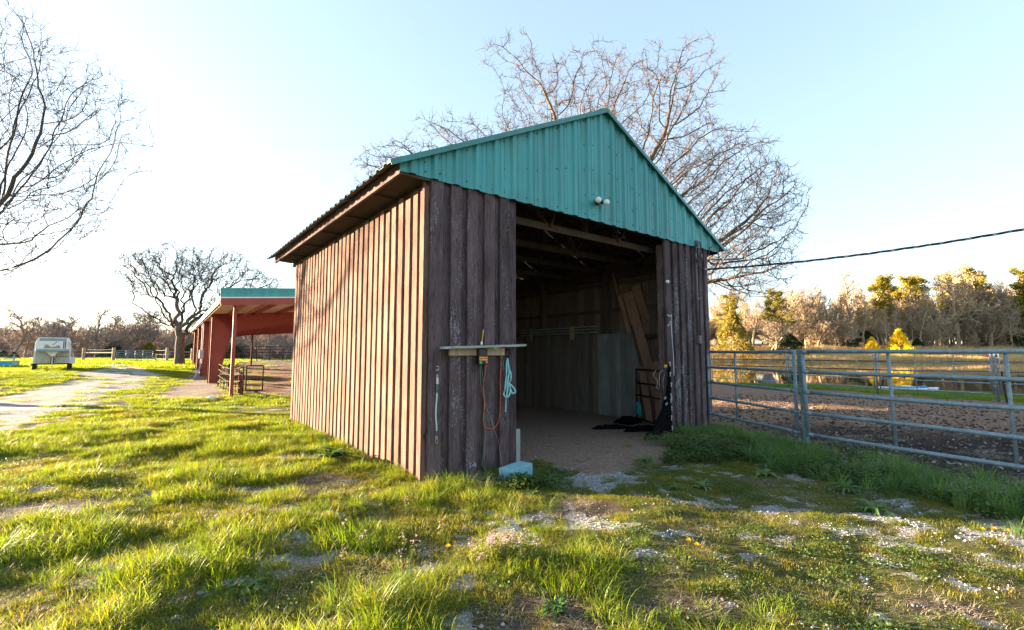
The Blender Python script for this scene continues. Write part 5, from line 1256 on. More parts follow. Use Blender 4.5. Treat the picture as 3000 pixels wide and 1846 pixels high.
# trees across the pond that stand out
for px, top, Y, k, w, lb in ((2422, 858, 117, 0, .7, 'slender tall bare tree rising alone left of the tallest bare tree across the pond'), (2500, 790, 116, 2, .9, 'tallest pale bare tree across the pond, forked high above the woods'), (2598, 800, 118, 4, .6, 'thin bare top just left of the first tall pine'), (2812, 758, 114, 1, .85, 'pale bare tree with a thick white trunk between the pines'), (2905, 880, 113, 3, 1., 'pale bare tree in front of the right hand pines'), (2400, 940, 112, 5, 1.2, 'low wide bare tree leaning over the left of the far bank'), (2480, 930, 112, 3, 1.2, 'broad pale bare tree on the bank below the tallest one'), (2755, 925, 112, 5, 1.1, 'low spreading pale tree right of the golden cedar'), (2968, 900, 112, 1, 1.1, 'spreading pale bare tree at the right edge of the far bank'), (2272, 890, 106, 5, 1.1, 'rounded bare tree with sunlit twigs near the corner of the shed'), (2590, 900, 116, 1, 1., 'pale forked bare tree just left of the golden cedar')):
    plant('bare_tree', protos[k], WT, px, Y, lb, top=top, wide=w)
for px, top, Y, k, lb in ((2606, 812, 120, 0, 'first tall pine from the left with a ragged crown'), (2652, 820, 122, 1, 'thin pine between two fuller pines'), (2712, 798, 121, 2, 'full yellow green pine in the middle of the pine group'), (2688, 815, 124, 3, 'shorter pine close behind the middle pine'), (2764, 784, 121, 0, 'narrow tall pine right of the middle pine'), (2902, 770, 119, 1, 'big crowned pine near the right edge'), (2992, 776, 117, 2, 'pine cut by the right edge of the picture'), (2955, 840, 122, 3, 'lower pine between the two right hand pines'), (2572, 850, 124, 1, 'low thin pine left of the first tall one'), (2632, 845, 126, 2, 'small pine crown just right of the first tall one'), (2738, 830, 125, 3, 'ragged pine filling the gap in the pine group'), (2800, 825, 126, 1, 'pine half hidden behind the thick white trunk'), (2850, 815, 124, 2, 'pine standing left of the big crowned one'), (2928, 800, 125, 0, 'pine touching the big crowned one on its right')):
    plant('pine_tree', pines[k], ('bark_grey', 'pine'), px, Y, lb, top=top, base_h=16.5, wide=1.25)
for px, top, Y, k, lb in ((2172, 850, 108, 1, 'left one of the two round pines beside the shed corner'), (2258, 838, 107, 2, 'right one of the two round pines beside the shed corner')):
    plant('pine_tree', pines[k], ('bark_grey', 'pine'), px, Y, lb, top=top, base_h=16.5, wide=1.5)
plant('cedar_tree', cedars[0], ('bark_grey', 'cedar_gold'), 2636, 106, 'bright golden cone shaped cedar on the far bank', top=961, base_h=4.2, wide=1.0)
for px, top, Y, k, w, lb in ((2556, 985, 108, 1, 1., 'small golden green cedar left of the bright one'), (2315, 975, 106, 2, 1.5, 'dark cedar on the bank right of the round pines'), (2492, 985, 112, 0, 1.6, 'dark cedar under the tallest bare tree'), (2540, 965, 116, 1, 1.4, 'dark cedar between the pines and the bare tree'), (2690, 990, 113, 2, 1.3, 'dark cedar right of the golden one'), (2870, 985, 113, 0, 1.5, 'dark cedar under the right hand pines'), (2985, 950, 113, 1, 1.6, 'tall dark cedar at the right edge')):
    plant('cedar_tree', cedars[k], ('bark_grey', 'cedar_gold' if k == 1 and px < 2600 and px > 2550 else 'cedar_dark'), px, Y, lb, top=top, base_h=4.2, wide=w)
plant('budding_tree', cedars[2], ('bark_grey', 'bud'), 2150, 105, 'yellow budding thicket beside the shed corner across the pond', top=905, base_h=4.2, wide=.9)
gw = np.random.default_rng(77)
lbw = 'bare woodland tree in the mixed wood across the pond'
for k in range(110):
    px = 2080+gw.uniform(0, 1)*960; Y = gw.uniform(113, 150)
    top = 882-(px-2100)*.055+gw.normal(0, 26)
    if Y > 128: top += 8
    plant('bare_tree', protos[gw.integers(0, 6)], WG if gw.random() < .6 else WT, px, Y, lbw, top=top, group='bare trees of the wood across the pond', wide=gw.uniform(.5, .85))
for k in range(30):
    px = 2290+k*25+gw.uniform(-12, 12); plant('bare_tree', protos[(2, 4, 0)[k % 3]], WT, px, gw.uniform(112, 118), 'slender pale trunked tree in the sunlit front of the wood across the pond', top=900-(px-2100)*.07+gw.normal(0, 22), group='slender pale trees fronting the wood across the pond', wide=gw.uniform(.45, .65))
# left tree line beyond the field
for px, top, Y, k, w, lb in ((40, 900, 66, 1, 1.3, 'spreading bare tree left of the trailer on the field edge'), (68, 925, 68, 0, 1.1, 'bare tree just left of the horse trailer roof'), (190, 912, 66, 3, 1.3, 'wide bare tree behind the horse trailer'), (278, 898, 66, 2, 1.0, 'upright bare tree behind the post right of the trailer'), (312, 915, 68, 4, 1., 'narrow bare tree right of the upright one by the far gate'), (372, 900, 66, 5, 1.2, 'full bare tree above the far gate'), (350, 915, 70, 0, 1., 'bare tree left of the full one above the far gate'), (620, 915, 68, 1, 1.1, 'bare tree seen between the oak and the red building'), (775, 930, 60, 3, 1.2, 'bare tree seen under the arena roof near the shed'), (120, 925, 68, 2, 1., 'bare tree rising straight behind the trailer roof'), (225, 930, 70, 5, 1., 'bare tree right of the trailer, left of the fence post'), (445, 915, 68, 4, 1.1, 'bare tree close left of the big oak trunk'), (480, 925, 70, 3, 1., 'bare tree behind the oak, showing left of its trunk'), (590, 920, 68, 5, 1., 'bare tree right of the big oak trunk'), (700, 930, 62, 0, 1.1, 'bare tree seen under the arena roof in the middle'), (835, 930, 62, 4, 1.1, 'bare tree seen between arena post and shed wall')):
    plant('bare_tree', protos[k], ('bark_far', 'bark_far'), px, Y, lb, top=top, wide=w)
for k in range(90):
    px = gw.uniform(-60, 900); Y = gw.uniform(72, 100); top = 958+gw.normal(0, 16)
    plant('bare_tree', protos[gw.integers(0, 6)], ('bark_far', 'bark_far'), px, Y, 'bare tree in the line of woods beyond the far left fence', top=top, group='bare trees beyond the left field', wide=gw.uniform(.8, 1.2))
for px, top, Y, lb in ((40, 1030, 56, 'low dark cedar at the far left behind the trough'), (332, 1000, 66, 'dark cedar behind the far gate'), (560, 1005, 62, 'dark cedar right of the oak trunk'), (690, 1010, 60, 'dark cedar seen under the arena roof'), (10, 1025, 60, 'dark cedar cut by the left edge')):
    plant('cedar_tree', cedars[R.randrange(3)], ('bark_grey', 'cedar_dark'), px, Y, lb, top=top, base_h=4.2, wide=1.6)
plant('budding_tree', cedars[0], ('bark_grey', 'bud'), 436, 66, 'yellow green budding tree left of the big oak trunk', top=1000, base_h=4.2, wide=1.3)

# ------------------------------------------------------------ scattering
def scatter(name, label, cat, pts, scl, rz, idx, meshes, mat, tilt=None, zs=None):
    """one object; its node modifier sets a small clump on every point"""
    n = len(pts); c = bpy.data.collections.new(name+'_sources')
    for k, me in enumerate(meshes):
        if mat: me.materials.clear(); me.materials.append(M[mat])
        o = bpy.data.objects.new('%s_source_%02d' % (name, k), me); c.objects.link(o)
    me = bpy.data.meshes.new(name); me.vertices.add(n); me.vertices.foreach_set('co', np.asarray(pts, np.float32).ravel())
    rot = np.zeros((n, 3), np.float32); rot[:, 2] = rz
    if tilt is not None: rot[:, :2] = tilt
    s3 = np.repeat(np.asarray(scl, np.float32)[:, None], 3, 1)
    if zs is not None: s3[:, 2] *= zs
    a = me.attributes.new('rot', 'FLOAT_VECTOR', 'POINT'); a.data.foreach_set('vector', rot.ravel())
    a = me.attributes.new('scl', 'FLOAT_VECTOR', 'POINT'); a.data.foreach_set('vector', s3.astype(np.float32).ravel())
    a = me.attributes.new('pick', 'INT', 'POINT'); a.data.foreach_set('value', np.asarray(idx, np.int32))
    o = link(bpy.data.objects.new(name, me)); tag(o, label, cat, kind='stuff')
    ng = bpy.data.node_groups.new(name+'_nodes', 'GeometryNodeTree'); ng.interface.new_socket('Geometry', in_out='INPUT', socket_type='NodeSocketGeometry'); ng.interface.new_socket('Geometry', in_out='OUTPUT', socket_type='NodeSocketGeometry')
    N = ng.nodes; gi = N.new('NodeGroupInput'); go = N.new('NodeGroupOutput'); ip = N.new('GeometryNodeInstanceOnPoints'); ci = N.new('GeometryNodeCollectionInfo')
    ci.inputs['Collection'].default_value = c; ci.inputs['Separate Children'].default_value = True; ci.inputs['Reset Children'].default_value = True
    def attr(nm, ty):
        a = N.new('GeometryNodeInputNamedAttribute'); a.data_type = ty; a.inputs['Name'].default_value = nm; return a.outputs[0]
    ng.links.new(gi.outputs[0], ip.inputs['Points']); ng.links.new(ci.outputs[0], ip.inputs['Instance']); ip.inputs['Pick Instance'].default_value = True
    ng.links.new(attr('pick', 'INT'), ip.inputs['Instance Index'])
    e2r = N.new('FunctionNodeEulerToRotation'); ng.links.new(attr('rot', 'FLOAT_VECTOR'), e2r.inputs[0]); ng.links.new(e2r.outputs[0], ip.inputs['Rotation'])
    ng.links.new(attr('scl', 'FLOAT_VECTOR'), ip.inputs['Scale']); ng.links.new(ip.outputs[0], go.inputs[0])
    md = o.modifiers.new('scatter', 'NODES'); md.node_group = ng; return o
def blades(seed, n, rad, h, w, bend, seg=4, droop=0., hvar=.5):
    g = np.random.default_rng(seed); V = []; Q = []; T = []
    for _ in range(n):
        a = g.uniform(0, 6.28); r = rad*math.sqrt(g.uniform()); x0, y0 = r*math.cos(a), r*math.sin(a); dr = a+g.normal(0, .9); H = h*g.uniform(1-hvar, 1.15); b = bend*g.uniform(.3, 1.4)*(.5+r/rad); ww = w*g.uniform(.7, 1.3)
        px, py = -math.sin(dr), math.cos(dr); x, y, z = x0, y0, -.012; an = g.uniform(.0, .35); base = len(V)
        for k in range(seg):
            f = k/seg; wk = ww*(1-f**1.6)/2; V += [(x-px*wk, y-py*wk, z), (x+px*wk, y+py*wk, z)]
            st = H/seg; x += math.cos(dr)*math.sin(an)*st; y += math.sin(dr)*math.sin(an)*st; z += math.cos(an)*st; an += b/seg*(1+droop*f*2)
        V.append((x, y, z))
        for k in range(seg-1): q = base+2*k; Q.append((q, q+1, q+3, q+2))
        q = base+2*(seg-1); T.append((q, q+1, q+2))
    return np_mesh('blades', np.array(V), [np.array(Q), np.array(T)])
def leafclump(seed, n, rad, h, size, stems=False, cupped=.3):
    g = np.random.default_rng(seed); V = []; Q = []
    for _ in range(n):
        a = g.uniform(0, 6.28); r = rad*math.sqrt(g.uniform()); c = Vector((r*math.cos(a), r*math.sin(a), h*g.uniform(.15, 1.))); s = size*g.uniform(.5, 1.2)
        nrm = Vector((g.normal(0, .55), g.normal(0, .55), 1)).normalized(); t = nrm.cross(Vector((math.cos(a), math.sin(a), .1))).normalized(); u = nrm.cross(t); b = len(V)
        for (p, q, w_) in ((-1, 0, 0), (-.3, .62, cupped), (.5, .55, cupped), (1, 0, 0), (.5, -.55, cupped), (-.3, -.62, cupped)): V.append(tuple(c+t*q*s+u*p*s+nrm*w_*s*.5))
        Q += [(b, b+1, b+5), (b+1, b+2, b+4), (b+1, b+4, b+5), (b+2, b+3, b+4)]
    return np_mesh('leaves', np.array(V), [np.array(Q)])
def rosette(seed, n, L, w, h):
    """broad-leaved plant: long leaves arching out of the middle, ruffled edge"""
    g = np.random.default_rng(seed); V = []; Q = []
    for k in range(n):
        a = 2*math.pi*k/n*2.4+g.normal(0, .2); ll = L*g.uniform(.6, 1.1); an = g.uniform(.25, .9); x = y = 0.; r = 0.; z = 0.; m = 6; b = len(V)
        px, py = -math.sin(a), math.cos(a)
        for i in range(m+1):
            f = i/m; wk = w*math.sin(math.pi*min(1, f*.93+.07))**.8*(1+.25*math.sin(i*2.3+k)); zz = z+.01*math.sin(i*3+k)
            V += [(r*math.cos(a)-px*wk, r*math.sin(a)-py*wk, zz+wk*.35), (r*math.cos(a), r*math.sin(a), zz), (r*math.cos(a)+px*wk, r*math.sin(a)+py*wk, zz+wk*.35)]
            r += math.sin(an)*ll/m; z += math.cos(an)*ll/m; an += .26+.1*g.random()
        for i in range(m):
            q = b+3*i; Q += [(q, q+1, q+4, q+3), (q+1, q+2, q+5, q+4)]
    return np_mesh('rosette', np.array(V), [np.array(Q)])
def inview(x, y, m=1.0):
    d = np.maximum(y, .2); return (np.abs(x) < d*1.107*1.04+m) & (y > 1.3)
def sample(n, y0, y1, seed, margin=1.0, p=1.):
    g = np.random.default_rng(seed); y = y0+(y1-y0)*g.uniform(0, 1, n)**p; x = g.uniform(-1, 1, n)*(y*1.15+margin); w = (y*1.15+margin)/(y1*1.15+margin)
    k = g.random(n) < w; return x[k], y[k], g
def outside_shed(x, y, m=.04):
    a, b = shed_xy(x, y); return ~((a > -m) & (a < SW+m) & (b > -m) & (b < SL+m))
long_p = [blades(100+k, 44, .085, .165, .0042, 1.6, 5, .4) for k in range(5)]
tuft_p = [blades(120+k, 95, .10, .33, .0045, 2.1, 6, .7) for k in range(4)]
turf_p = [blades(140+k, 85, .10, .052, .0040, 1.2, 3) for k in range(5)]
def apron(x, y):
    """short worn turf in front of the opening and to the right"""
    t = ss(-.3, .9, (x-(-.35))*.80-(5.2-y)*.34+.15+(fbm(x, y, .7, 61, 3)-.5)*1.2); return t
def verge(x, y):
    return ss(-.30, -.02, poly_sd(x, y, PADDOCK))*0+np.exp(-((poly_line_d(x, y)-.28)/.33)**2)*(poly_sd(x, y, PADDOCK) < .12)
def keepf(mk): return 1-np.clip(mk['gravel']*.80+mk['bare']*.9+mk['drive']*.93+mk['pad']+mk['arena']*.97+mk['walk']+mk['floor'], 0, 1)
# long lawn grass, near
x, y, g = sample(36000, 1.5, 9.5, 201, 1., .75); mk = masks(x, y); ap = apron(x, y)
tall = fbm(x, y, .55, 71, 3); dens = keepf(mk)*(1-ap)*ss(.22, .5, tall)*outside_shed(x, y)*(poly_sd(x, y, PADDOCK) < .1)
k = (g.random(len(x)) < dens) & inview(x, y); x, y, tall = x[k], y[k], tall[k]; z = height(x, y); n = len(x); print('long', n)
lean_ = np.stack([g.normal(.10, .16, n), g.normal(.10, .16, n)], 1)
scatter('lawn_grass', 'long tufty sunlit grass in front of and left of the shed', 'grass', np.stack([x, y, z], 1), g.uniform(.55, 1.05, n)*(.55+.9*ss(.35, .75, tall)), g.uniform(0, 6.28, n), g.integers(0, 5, n), long_p, 'grass', lean_)
# under-layer and short turf everywhere near
x, y, g = sample(70000, 1.5, 12, 202, 1., .72); mk = masks(x, y); ap = apron(x, y)
patch = fbm(x, y, .28, 75, 3); dens = keepf(mk)*(1-.60*ap*(1-ss(.44, .60, patch)))*outside_shed(x, y)*(poly_sd(x, y, PADDOCK) < .1)
k = (g.random(len(x)) < dens) & inview(x, y); x, y, ap = x[k], y[k], ap[k]; z = height(x, y); n = len(x); print('turf', n)
scatter('turf', 'short patchy turf over the worn ground', 'grass', np.stack([x, y, z], 1), g.uniform(.6, 1.3, n)*(1-.25*ap), g.uniform(0, 6.28, n), g.integers(0, 5, n), turf_p, 'turf', zs=g.uniform(.6, 1.2, n))
# mid field
mid_p = [blades(160+k, 120, .34, .13, .012, 1.4, 3) for k in range(4)]
x, y, g = sample(26000, 8.0, 34, 203, 3., .7); mk = masks(x, y); dens = keepf(mk)*outside_shed(x, y)*(poly_sd(x, y, POND) < -.6)
k = (g.random(len(x)) < dens); x, y = x[k], y[k]; z = height(x, y); n = len(x); tall = fbm(x, y, 1.2, 81, 3); print('mid', n)
scatter('field_grass', 'sunlit field grass between the shed and the far fence', 'grass', np.stack([x, y, z], 1), g.uniform(.55, 1.0, n)*(.5+.9*tall), g.uniform(0, 6.28, n), g.integers(0, 4, n), mid_p, 'grass')
far_p = [blades(170+k, 160, 1.1, .20, .05, 1.2, 2) for k in range(3)]
x, y, g = sample(9000, 30, 66, 204, 3.); mk = masks(x, y); k = (g.random(len(x)) < keepf(mk)) & (x < 0); x, y = x[k], y[k]; n = len(x)
scatter('far_grass', 'bright grass of the far field by the trailer and fence', 'grass', np.stack([x, y, height(x, y)], 1), g.uniform(.6, 1.1, n), g.uniform(0, 6.28, n), g.integers(0, 3, n), far_p, 'grass')
# grass strip along the pond
x = rng.uniform(8, 60, 16000); y = rng.uniform(8, 30, 16000); sd_ = poly_sd(x, y, POND); k = (sd_ > -3.4) & (sd_ < .25) & (poly_sd(x, y, PADDOCK) < .2); x, y = x[k], y[k]; n = len(x); print('strip', n)
scatter('pond_grass', 'green grass strip between the corral and the pond', 'grass', np.stack([x, y, height(x, y)], 1), rng.uniform(.6, 1.1, n), rng.uniform(0, 6.28, n), rng.integers(0, 4, n), [m.copy() for m in mid_p], 'lush')
# lush verge along the paddock edge and clumps round the shed
def along(pts, n, w, g):
    P = np.array(pts, float); L = np.linalg.norm(np.diff(P, axis=0), axis=1); c = np.concatenate([[0], np.cumsum(L)]); s = g.uniform(0, c[-1], n); i = np.searchsorted(c, s, 'right')-1; i = np.clip(i, 0, len(L)-1); f = (s-c[i])/L[i]
    q = P[i]+(P[i+1]-P[i])*f[:, None]; return q[:, 0]+g.normal(0, w, n), q[:, 1]+g.normal(0, w, n)
g = np.random.default_rng(301)
VL = [(3.15, 8.75), (3.6, 8.2), (3.75, 7.5), (3.9, 6.7), (4.25, 5.9), (4.6, 5.1), (4.9, 4.3), (5.5, 3.3)]
x, y = along(VL, 900, .27, g); kk = fbm(x, y, .5, 33, 2) > .40; x, y = x[kk], y[kk]; k = outside_shed(x, y, .02); x, y = x[k], y[k]; n = len(x)
scatter('verge_grass', 'lush green grass berm along the paddock gate', 'grass', np.stack([x, y, height(x, y)], 1), g.uniform(.4, 1.0, n), g.uniform(0, 6.28, n), g.integers(0, 4, n), [blades(180+q, 60, .10, .36, .007, 1.6, 5, .5) for q in range(4)], 'lush', np.stack([g.normal(0, .2, n), g.normal(0, .2, n)], 1))
x, y = along(VL, 800, .33, g); x2, y2 = along([(-.2, 5.35), (.5, 5.35)], 70, .10, g); x = np.concatenate([x, x2, g.uniform(2.2, 3.9, 500)]); y = np.concatenate([y, y2, g.uniform(6.6, 8.6, 500)]); mk = masks(x, y); k = outside_shed(x, y) & (mk['floor'] < .3) & (g.random(len(x)) > mk['gravel']) & (poly_sd(x, y, PADDOCK) < .3); x, y = x[k], y[k]; n = len(x)
scatter('low_weeds', 'low small-leaved weeds in the shaded verge', 'weeds', np.stack([x, y, height(x, y)], 1), g.uniform(.6, 1.25, n), g.uniform(0, 6.28, n), g.integers(0, 3, n), [leafclump(190+q, 70, .11, .13, .016) for q in range(3)], 'weed')
x = g.normal(3.0, .35, 260); y = g.normal(7.75, .3, 260); k = outside_shed(x, y); x, y = x[k], y[k]; n = len(x)
scatter('pale_weeds', 'pale seeded weeds before the right jamb', 'weeds', np.stack([x, y, height(x, y)], 1), g.uniform(.5, 1., n), g.uniform(0, 6.28, n), g.integers(0, 2, n), [leafclump(200+q, 80, .12, .17, .011) for q in range(2)], 'paleweed')
# coarse tufts: at the near corner, along the side wall, and the big ones in the foreground
T = []
for px, py, s, m_ in ((1310, 1425, 1.15, 0), (1365, 1440, 1.0, 0), (1265, 1430, .8, 0), (1420, 1445, .75, 0), (1130, 1370, .8, 0), (1170, 1385, .85, 0), (1060, 1350, .7, 0), (905, 1290, .85, 0), (880, 1275, .8, 0), (945, 1300, .6, 0), (1080, 1620, .8, 1), (1540, 1480, .8, 1), (1600, 1500, .75, 1), (1500, 1510, .8, 1), (1100, 1800, 1.1, 1), (1180, 1760, 1.0, 1), (1000, 1790, .95, 1), (640, 1600, .8, 1), (610, 1420, .6, 1), (1200, 1480, .75, 1), (1670, 1420, .5, 1), (1040, 1480, .6, 1), (870, 1470, .7, 1), (850, 1330, .6, 1), (760, 1290, .6, 1), (1880, 1600, .55, 1), (1840, 1310, .5, 1)):
    p = on_ground(px, py); T.append((p[0], p[1], hz(p[0], p[1]), s*.95))
T = np.array(T); T = T[outside_shed(T[:, 0], T[:, 1], .0)]; n = len(T)
scatter('grass_tufts', 'coarse drooping grass tufts by the shed foot and in the lawn', 'grass', T[:, :3], T[:, 3], g.uniform(0, 6.28, n), g.integers(0, 4, n), tuft_p, 'tuft', np.stack([g.normal(0, .12, n), g.normal(.1, .12, n)], 1))
a_, b_ = g.uniform(-.3, -.05, 170), g.uniform(.1, SL-.1, 170); xa = SC[0]+a_*SU[0]+b_*SV[0]; ya = SC[1]+a_*SU[1]+b_*SV[1]; k = (fbm(xa, ya, .6, 91, 2) > .45) | (b_ < .9); xa, ya = xa[k], ya[k]; n = len(xa)
scatter('wall_foot_grass', 'grass growing tight against the foot of the sunlit side wall', 'grass', np.stack([xa, ya, height(xa, ya)], 1), g.uniform(.5, 1., n), g.uniform(0, 6.28, n), g.integers(0, 5, n), [m.copy() for m in long_p], 'grass')
# weeds and clover in the worn turf, dead straw
x, y, g = sample(9000, 1.6, 7.5, 205, .6, .8); mk = masks(x, y); pt = fbm(x, y, .5, 95, 3); dens = keepf(mk)*ss(.45, .62, pt)*outside_shed(x, y)*(poly_sd(x, y, PADDOCK) < 0)*(.35+.65*apron(x, y))
k = (g.random(len(x)) < dens) & inview(x, y); x, y = x[k], y[k]; n = len(x); print('clover', n)
scatter('clover', 'clover and chickweed mats in the foreground turf', 'weeds', np.stack([x, y, height(x, y)], 1), g.uniform(.6, 1.2, n), g.uniform(0, 6.28, n), g.integers(0, 4, n), [leafclump(210+q, 46, .09, .045, .0095) for q in range(4)], 'weed')
x, y, g = sample(11000, 1.6, 8.5, 206, .6, .8); mk = masks(x, y); pt = fbm(x, y, .6, 97, 3); dens = (mk['bare']*.9+ss(.5, .62, pt)*.5*(1-mk['gravel']))*outside_shed(x, y)*(mk['floor'] < .4)
k = (g.random(len(x)) < dens) & inview(x, y); x, y = x[k], y[k]; n = len(x)
scatter('dead_straw', 'bleached dead grass lying between the living tufts', 'straw', np.stack([x, y, height(x, y)+.004], 1), g.uniform(.6, 1.2, n), g.uniform(0, 6.28, n), g.integers(0, 3, n), [blades(220+q, 40, .13, .16, .0028, 2.6, 4, 0) for q in range(3)], 'straw', np.stack([g.uniform(.9, 1.4, n)*g.choice([-1, 1], n)*0, g.normal(0, .08, n)], 1), zs=g.uniform(.12, .3, n))
# the wiry dead clump at the wall
p = on_ground(1432, 1425); cl = root('dead_weed_clump', 'dry pale weed clump against the dark boards', 'weed', tuple(p)); o = obj('stems', blades(231, 120, .13, .30, .0035, 2.8, 6, .9), M['straw'], cl)
# big leafy plant at the side wall and dock plants
def plantp(px, py, L, w, n, h, label, seed, mat='broad'):
    p = on_ground(px, py); r = root('broadleaf_plant', label, 'plant', (p[0], p[1], hz(p[0], p[1])-.01), R.uniform(0, 6)); obj('leaves', rosette(seed, n, L, w, h), M[mat], r); return r
plantp(975, 1345, .34, .042, 22, .3, 'large leafy burdock at the foot of the sunlit side wall', 1); plantp(2240, 1395, .22, .022, 18, .2, 'dock rosette in the verge left of the gate post', 2, 'lush'); plantp(2480, 1440, .24, .018, 20, .2, 'dock rosette beside the gravel below the long gate', 3, 'lush'); plantp(2560, 1500, .24, .017, 20, .2, 'spiky rosette at the right end of the gravel patch', 4, 'lush')
plantp(1890, 1355, .22, .014, 22, .2, 'thistle rosette at the edge of the dirt floor', 5, 'lush'); plantp(1630, 1790, .14, .014, 16, .2, 'olive rosette in the foreground turf', 6); plantp(1560, 1455, .16, .016, 16, .2, 'dark weed just below the turquoise block', 7); plantp(1800, 1760, .12, .01, 12, .1, 'small grassy rosette right of the foreground straw', 8, 'weed')
plantp(720, 1740, .18, .02, 14, .2, 'broad weed among the shaded foreground grass', 9); plantp(1980, 1440, .16, .014, 16, .2, 'weed rosette in front of the pale weeds', 10, 'lush'); plantp(2060, 1430, .18, .014, 16, .2, 'second weed rosette right of the first before the jamb', 11, 'lush')
# flowers
def flower(px, py, label, name='dandelion', mat='dandelion', h=.05, r_=.021):
    p = on_ground(px, py); r = root(name, label, 'flower', (p[0], p[1], hz(p[0], p[1]))); MB().tube([(0, 0, 0), (.004, .002, h)], .0025, 5).build('stalk', M['weed'], r)
    g = np.random.default_rng(int(px)); V = []; Q = []
    for ring_, n_, rr, zz in ((0, 14, r_, .0), (1, 12, r_*.7, .006), (2, 8, r_*.4, .011)):
        for k in range(n_):
            a = 2*math.pi*k/n_+ring_*.2; b = len(V); V += [(0, 0, h+zz*.3), (rr*math.cos(a-.13), rr*math.sin(a-.13), h+zz+.004), (rr*1.1*math.cos(a), rr*1.1*math.sin(a), h+zz+.002), (rr*math.cos(a+.13), rr*math.sin(a+.13), h+zz+.004)]; Q.append((b, b+1, b+2, b+3))
    obj('petals', np_mesh('petals', np.array(V), [np.array(Q)]), M[mat], r)
for px, py, lb in ((2042, 1628, 'dandelion in bloom in the middle of the foreground turf'), (2018, 1608, 'dandelion half open left of the brighter foreground one'), (2880, 1575, 'dandelion in bloom at the foot of the right verge'), (2912, 1572, 'small dandelion just right of the bright one by the verge'), (2955, 1580, 'dandelion farthest right in the verge'), (2560, 1365, 'yellow bloom left of its pair in the verge grass'), (2600, 1365, 'yellow bloom topping the verge grass by the dark muck'), (1312, 1625, 'tiny dandelion among the shaded lawn left of centre')): flower(px, py, lb, h=.06 if py > 1400 else .22)
gf = np.random.default_rng(402); x, y = along([(4.35, 6.2), (4.7, 5.3), (4.95, 4.4)], 60, .16, gf); q = on_ground(1455, 1635); x = np.concatenate([x, gf.normal(q[0], .13, 34), gf.normal(-.9, .5, 10)]); y = np.concatenate([y, gf.normal(q[1], .1, 34), gf.normal(3.6, .5, 10)]); n = len(x)
scatter('henbit_flowers', 'small mauve henbit blooms in the verge and foreground', 'flowers', np.stack([x, y, height(x, y)+.09], 1), gf.uniform(.7, 1.3, n), gf.uniform(0, 6.28, n), gf.integers(0, 2, n), [leafclump(240+q_, 16, .022, .07, .0065) for q_ in range(2)], 'purple_flower')
n2 = len(x); scatter('henbit_stems', 'leafy henbit stems under the mauve blooms', 'weeds', np.stack([x, y, height(x, y)], 1), gf.uniform(.7, 1.1, n2), gf.uniform(0, 6.28, n2), gf.integers(0, 2, n2), [leafclump(250+q_, 30, .03, .11, .012) for q_ in range(2)], 'paleweed')
# stones, clods, fallen leaves
def stone(seed, flat=.6):
    g = np.random.default_rng(seed); mb = MB(); mb.ball((0, 0, 0), 1, 6, 4); V = np.array(mb.v)*g.uniform(.7, 1.2, (len(mb.v), 1))*[1, g.uniform(.6, 1), flat]; me = bpy.data.meshes.new('stone'); me.from_pydata([tuple(v) for v in V], [], mb.f); me.update(); return me
stones = [stone(s) for s in range(5)]
x, y, g = sample(150000, 1.6, 8.5, 207, .6, .75); mk = masks(x, y); k = (g.random(len(x)) < np.clip(mk['gravel']*1.3-.15, 0, .9)*(mk['floor'] < .6)+mk['floor']*.004+.012+mk['bare']*.10) & inview(x, y); x, y = x[k], y[k]; n = len(x); print('pebbles', n)
scatter('gravel', 'pale crushed stone in worn patches before the shed', 'gravel', np.stack([x, y, height(x, y)+.002], 1), g.uniform(.0035, .0085, n)*(1+.8*(g.random(n) < .12)), g.uniform(0, 6.28, n), g.integers(0, 5, n), stones, 'pebble')
x = rng.uniform(3.5, 14, 26000); y = rng.uniform(2.5, 17, 26000); x, y = x[:15000], y[:15000]; k = (poly_sd(x, y, PADDOCK) > 0) & outside_shed(x, y) & (rng.random(15000) < np.clip(1.6-np.hypot(x-4, y-6)/9, .12, 1)); x, y = x[k], y[k]; n = len(x); h_ = n//2; print('paddock bits', n)
scatter('soil_clods', 'dark churned clods of the muddy paddock', 'soil', np.stack([x[:h_], y[:h_], height(x[:h_], y[:h_])], 1), rng.uniform(.012, .045, h_), rng.uniform(0, 6.28, h_), rng.integers(0, 5, h_), [s.copy() for s in stones], 'clod')
def deadleaf(seed):
    g = np.random.default_rng(seed); V = []; 
    for i in range(4):
        f = i/3; w = .35*math.sin(math.pi*(f*.8+.1)); c = .25*math.sin(f*3+seed); V += [(f-.5, -w, c+.12), (f-.5, 0, c), (f-.5, w, c+.15*g.random()+.08)]
    Q = []
    for i in range(3): q = 3*i; Q += [(q, q+1, q+4, q+3), (q+1, q+2, q+5, q+4)]
    return np_mesh('leaf', np.array(V), [np.array(Q)])
x2, y2 = x[h_:], y[h_:]; n = len(x2)
scatter('leaf_litter', 'curled brown leaves and wood chips on the paddock muck', 'leaf litter', np.stack([x2, y2, height(x2, y2)+.012], 1), rng.uniform(.02, .065, n), rng.uniform(0, 6.28, n), rng.integers(0, 3, n), [deadleaf(s) for s in range(3)], 'deadleaf', np.stack([rng.normal(0, .4, n), rng.normal(0, .4, n)], 1))
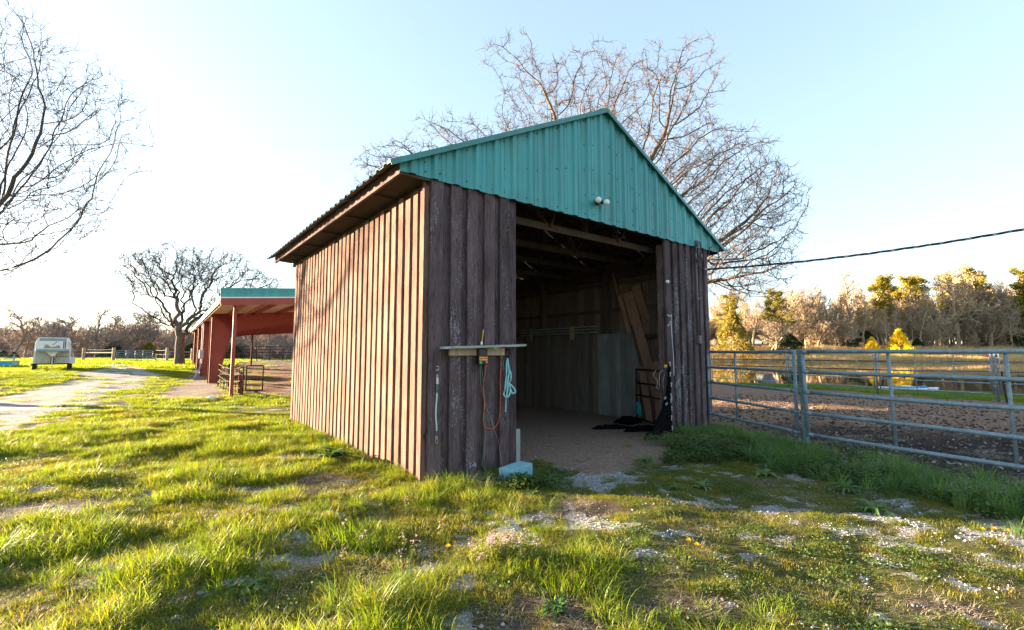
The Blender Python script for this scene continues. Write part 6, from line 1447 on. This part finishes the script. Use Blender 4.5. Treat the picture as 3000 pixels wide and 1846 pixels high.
x = np.concatenate([rng.uniform(5, 13, 60)]); y = rng.uniform(9.5, 15, 60); k = (fbm(x, y, 1.5, 15, 2) > .52) & outside_shed(x, y); x, y = x[k], y[k]; n = len(x)
scatter('paddock_grass', 'small green sprigs dotted over the dry paddock', 'grass', np.stack([x, y, height(x, y)], 1), rng.uniform(.4, .8, n), rng.uniform(0, 6.28, n), rng.integers(0, 5, n), [m.copy() for m in long_p], 'grass')
# reeds on the far bank
x = rng.uniform(6, 130, 5200); y = 98.5+rng.uniform(0, 13.5, 5200)*1.0; sdp = poly_sd(x, y, POND); k = (sdp < 1.0); x, y = x[k], y[k]; n = len(x)
scatter('bank_reeds', 'golden dry reeds and grass along the far pond bank', 'reeds', np.stack([x, y, np.maximum(height(x, y), WATER_Z-.1)], 1), rng.uniform(.6, 1.15, n), rng.uniform(0, 6.28, n), rng.integers(0, 3, n), [blades(260+q, 40, .55, 1.15, .07, .5, 3) for q in range(3)], 'reed')
# far woods as masses
tp_ = [b.copy() for a, b in protos]
gw2 = np.random.default_rng(91); n = 420; x = gw2.uniform(25, 210, n); y = gw2.uniform(135, 175, n)
scatter('far_wood', 'deep bare wood filling in behind the trees across the pond', 'wood', np.stack([x, y, height(x, y)-.3], 1), gw2.uniform(.75, 1.0, n), gw2.uniform(0, 6.28, n), gw2.integers(0, 6, n), tp_, 'bark_grey')
n = 900; y = gw2.uniform(95, 340, n); x = -y*gw2.uniform(.30, 1.18, n)
scatter('far_hill_wood', 'brown bare woods on the rise beyond the left field', 'wood', np.stack([x, y, height(x, y)-.3], 1), gw2.uniform(.6, .85, n), gw2.uniform(0, 6.28, n), gw2.integers(0, 6, n), [m.copy() for m in tp_], 'bark_far')
n = 150; x = gw2.uniform(6, 200, n); y = gw2.uniform(111, 134, n)
br = [tree_meshes('brush', 300+q, 4., .45, .012, low=.1)[1] for q in range(3)]
scatter('bank_brush', 'thin sunlit brush under the trees across the pond', 'brush', np.stack([x, y, height(x, y)-.2], 1), gw2.uniform(.6, 1.2, n), gw2.uniform(0, 6.28, n), gw2.integers(0, 3, n), br, 'bark_pale')
print('script done')
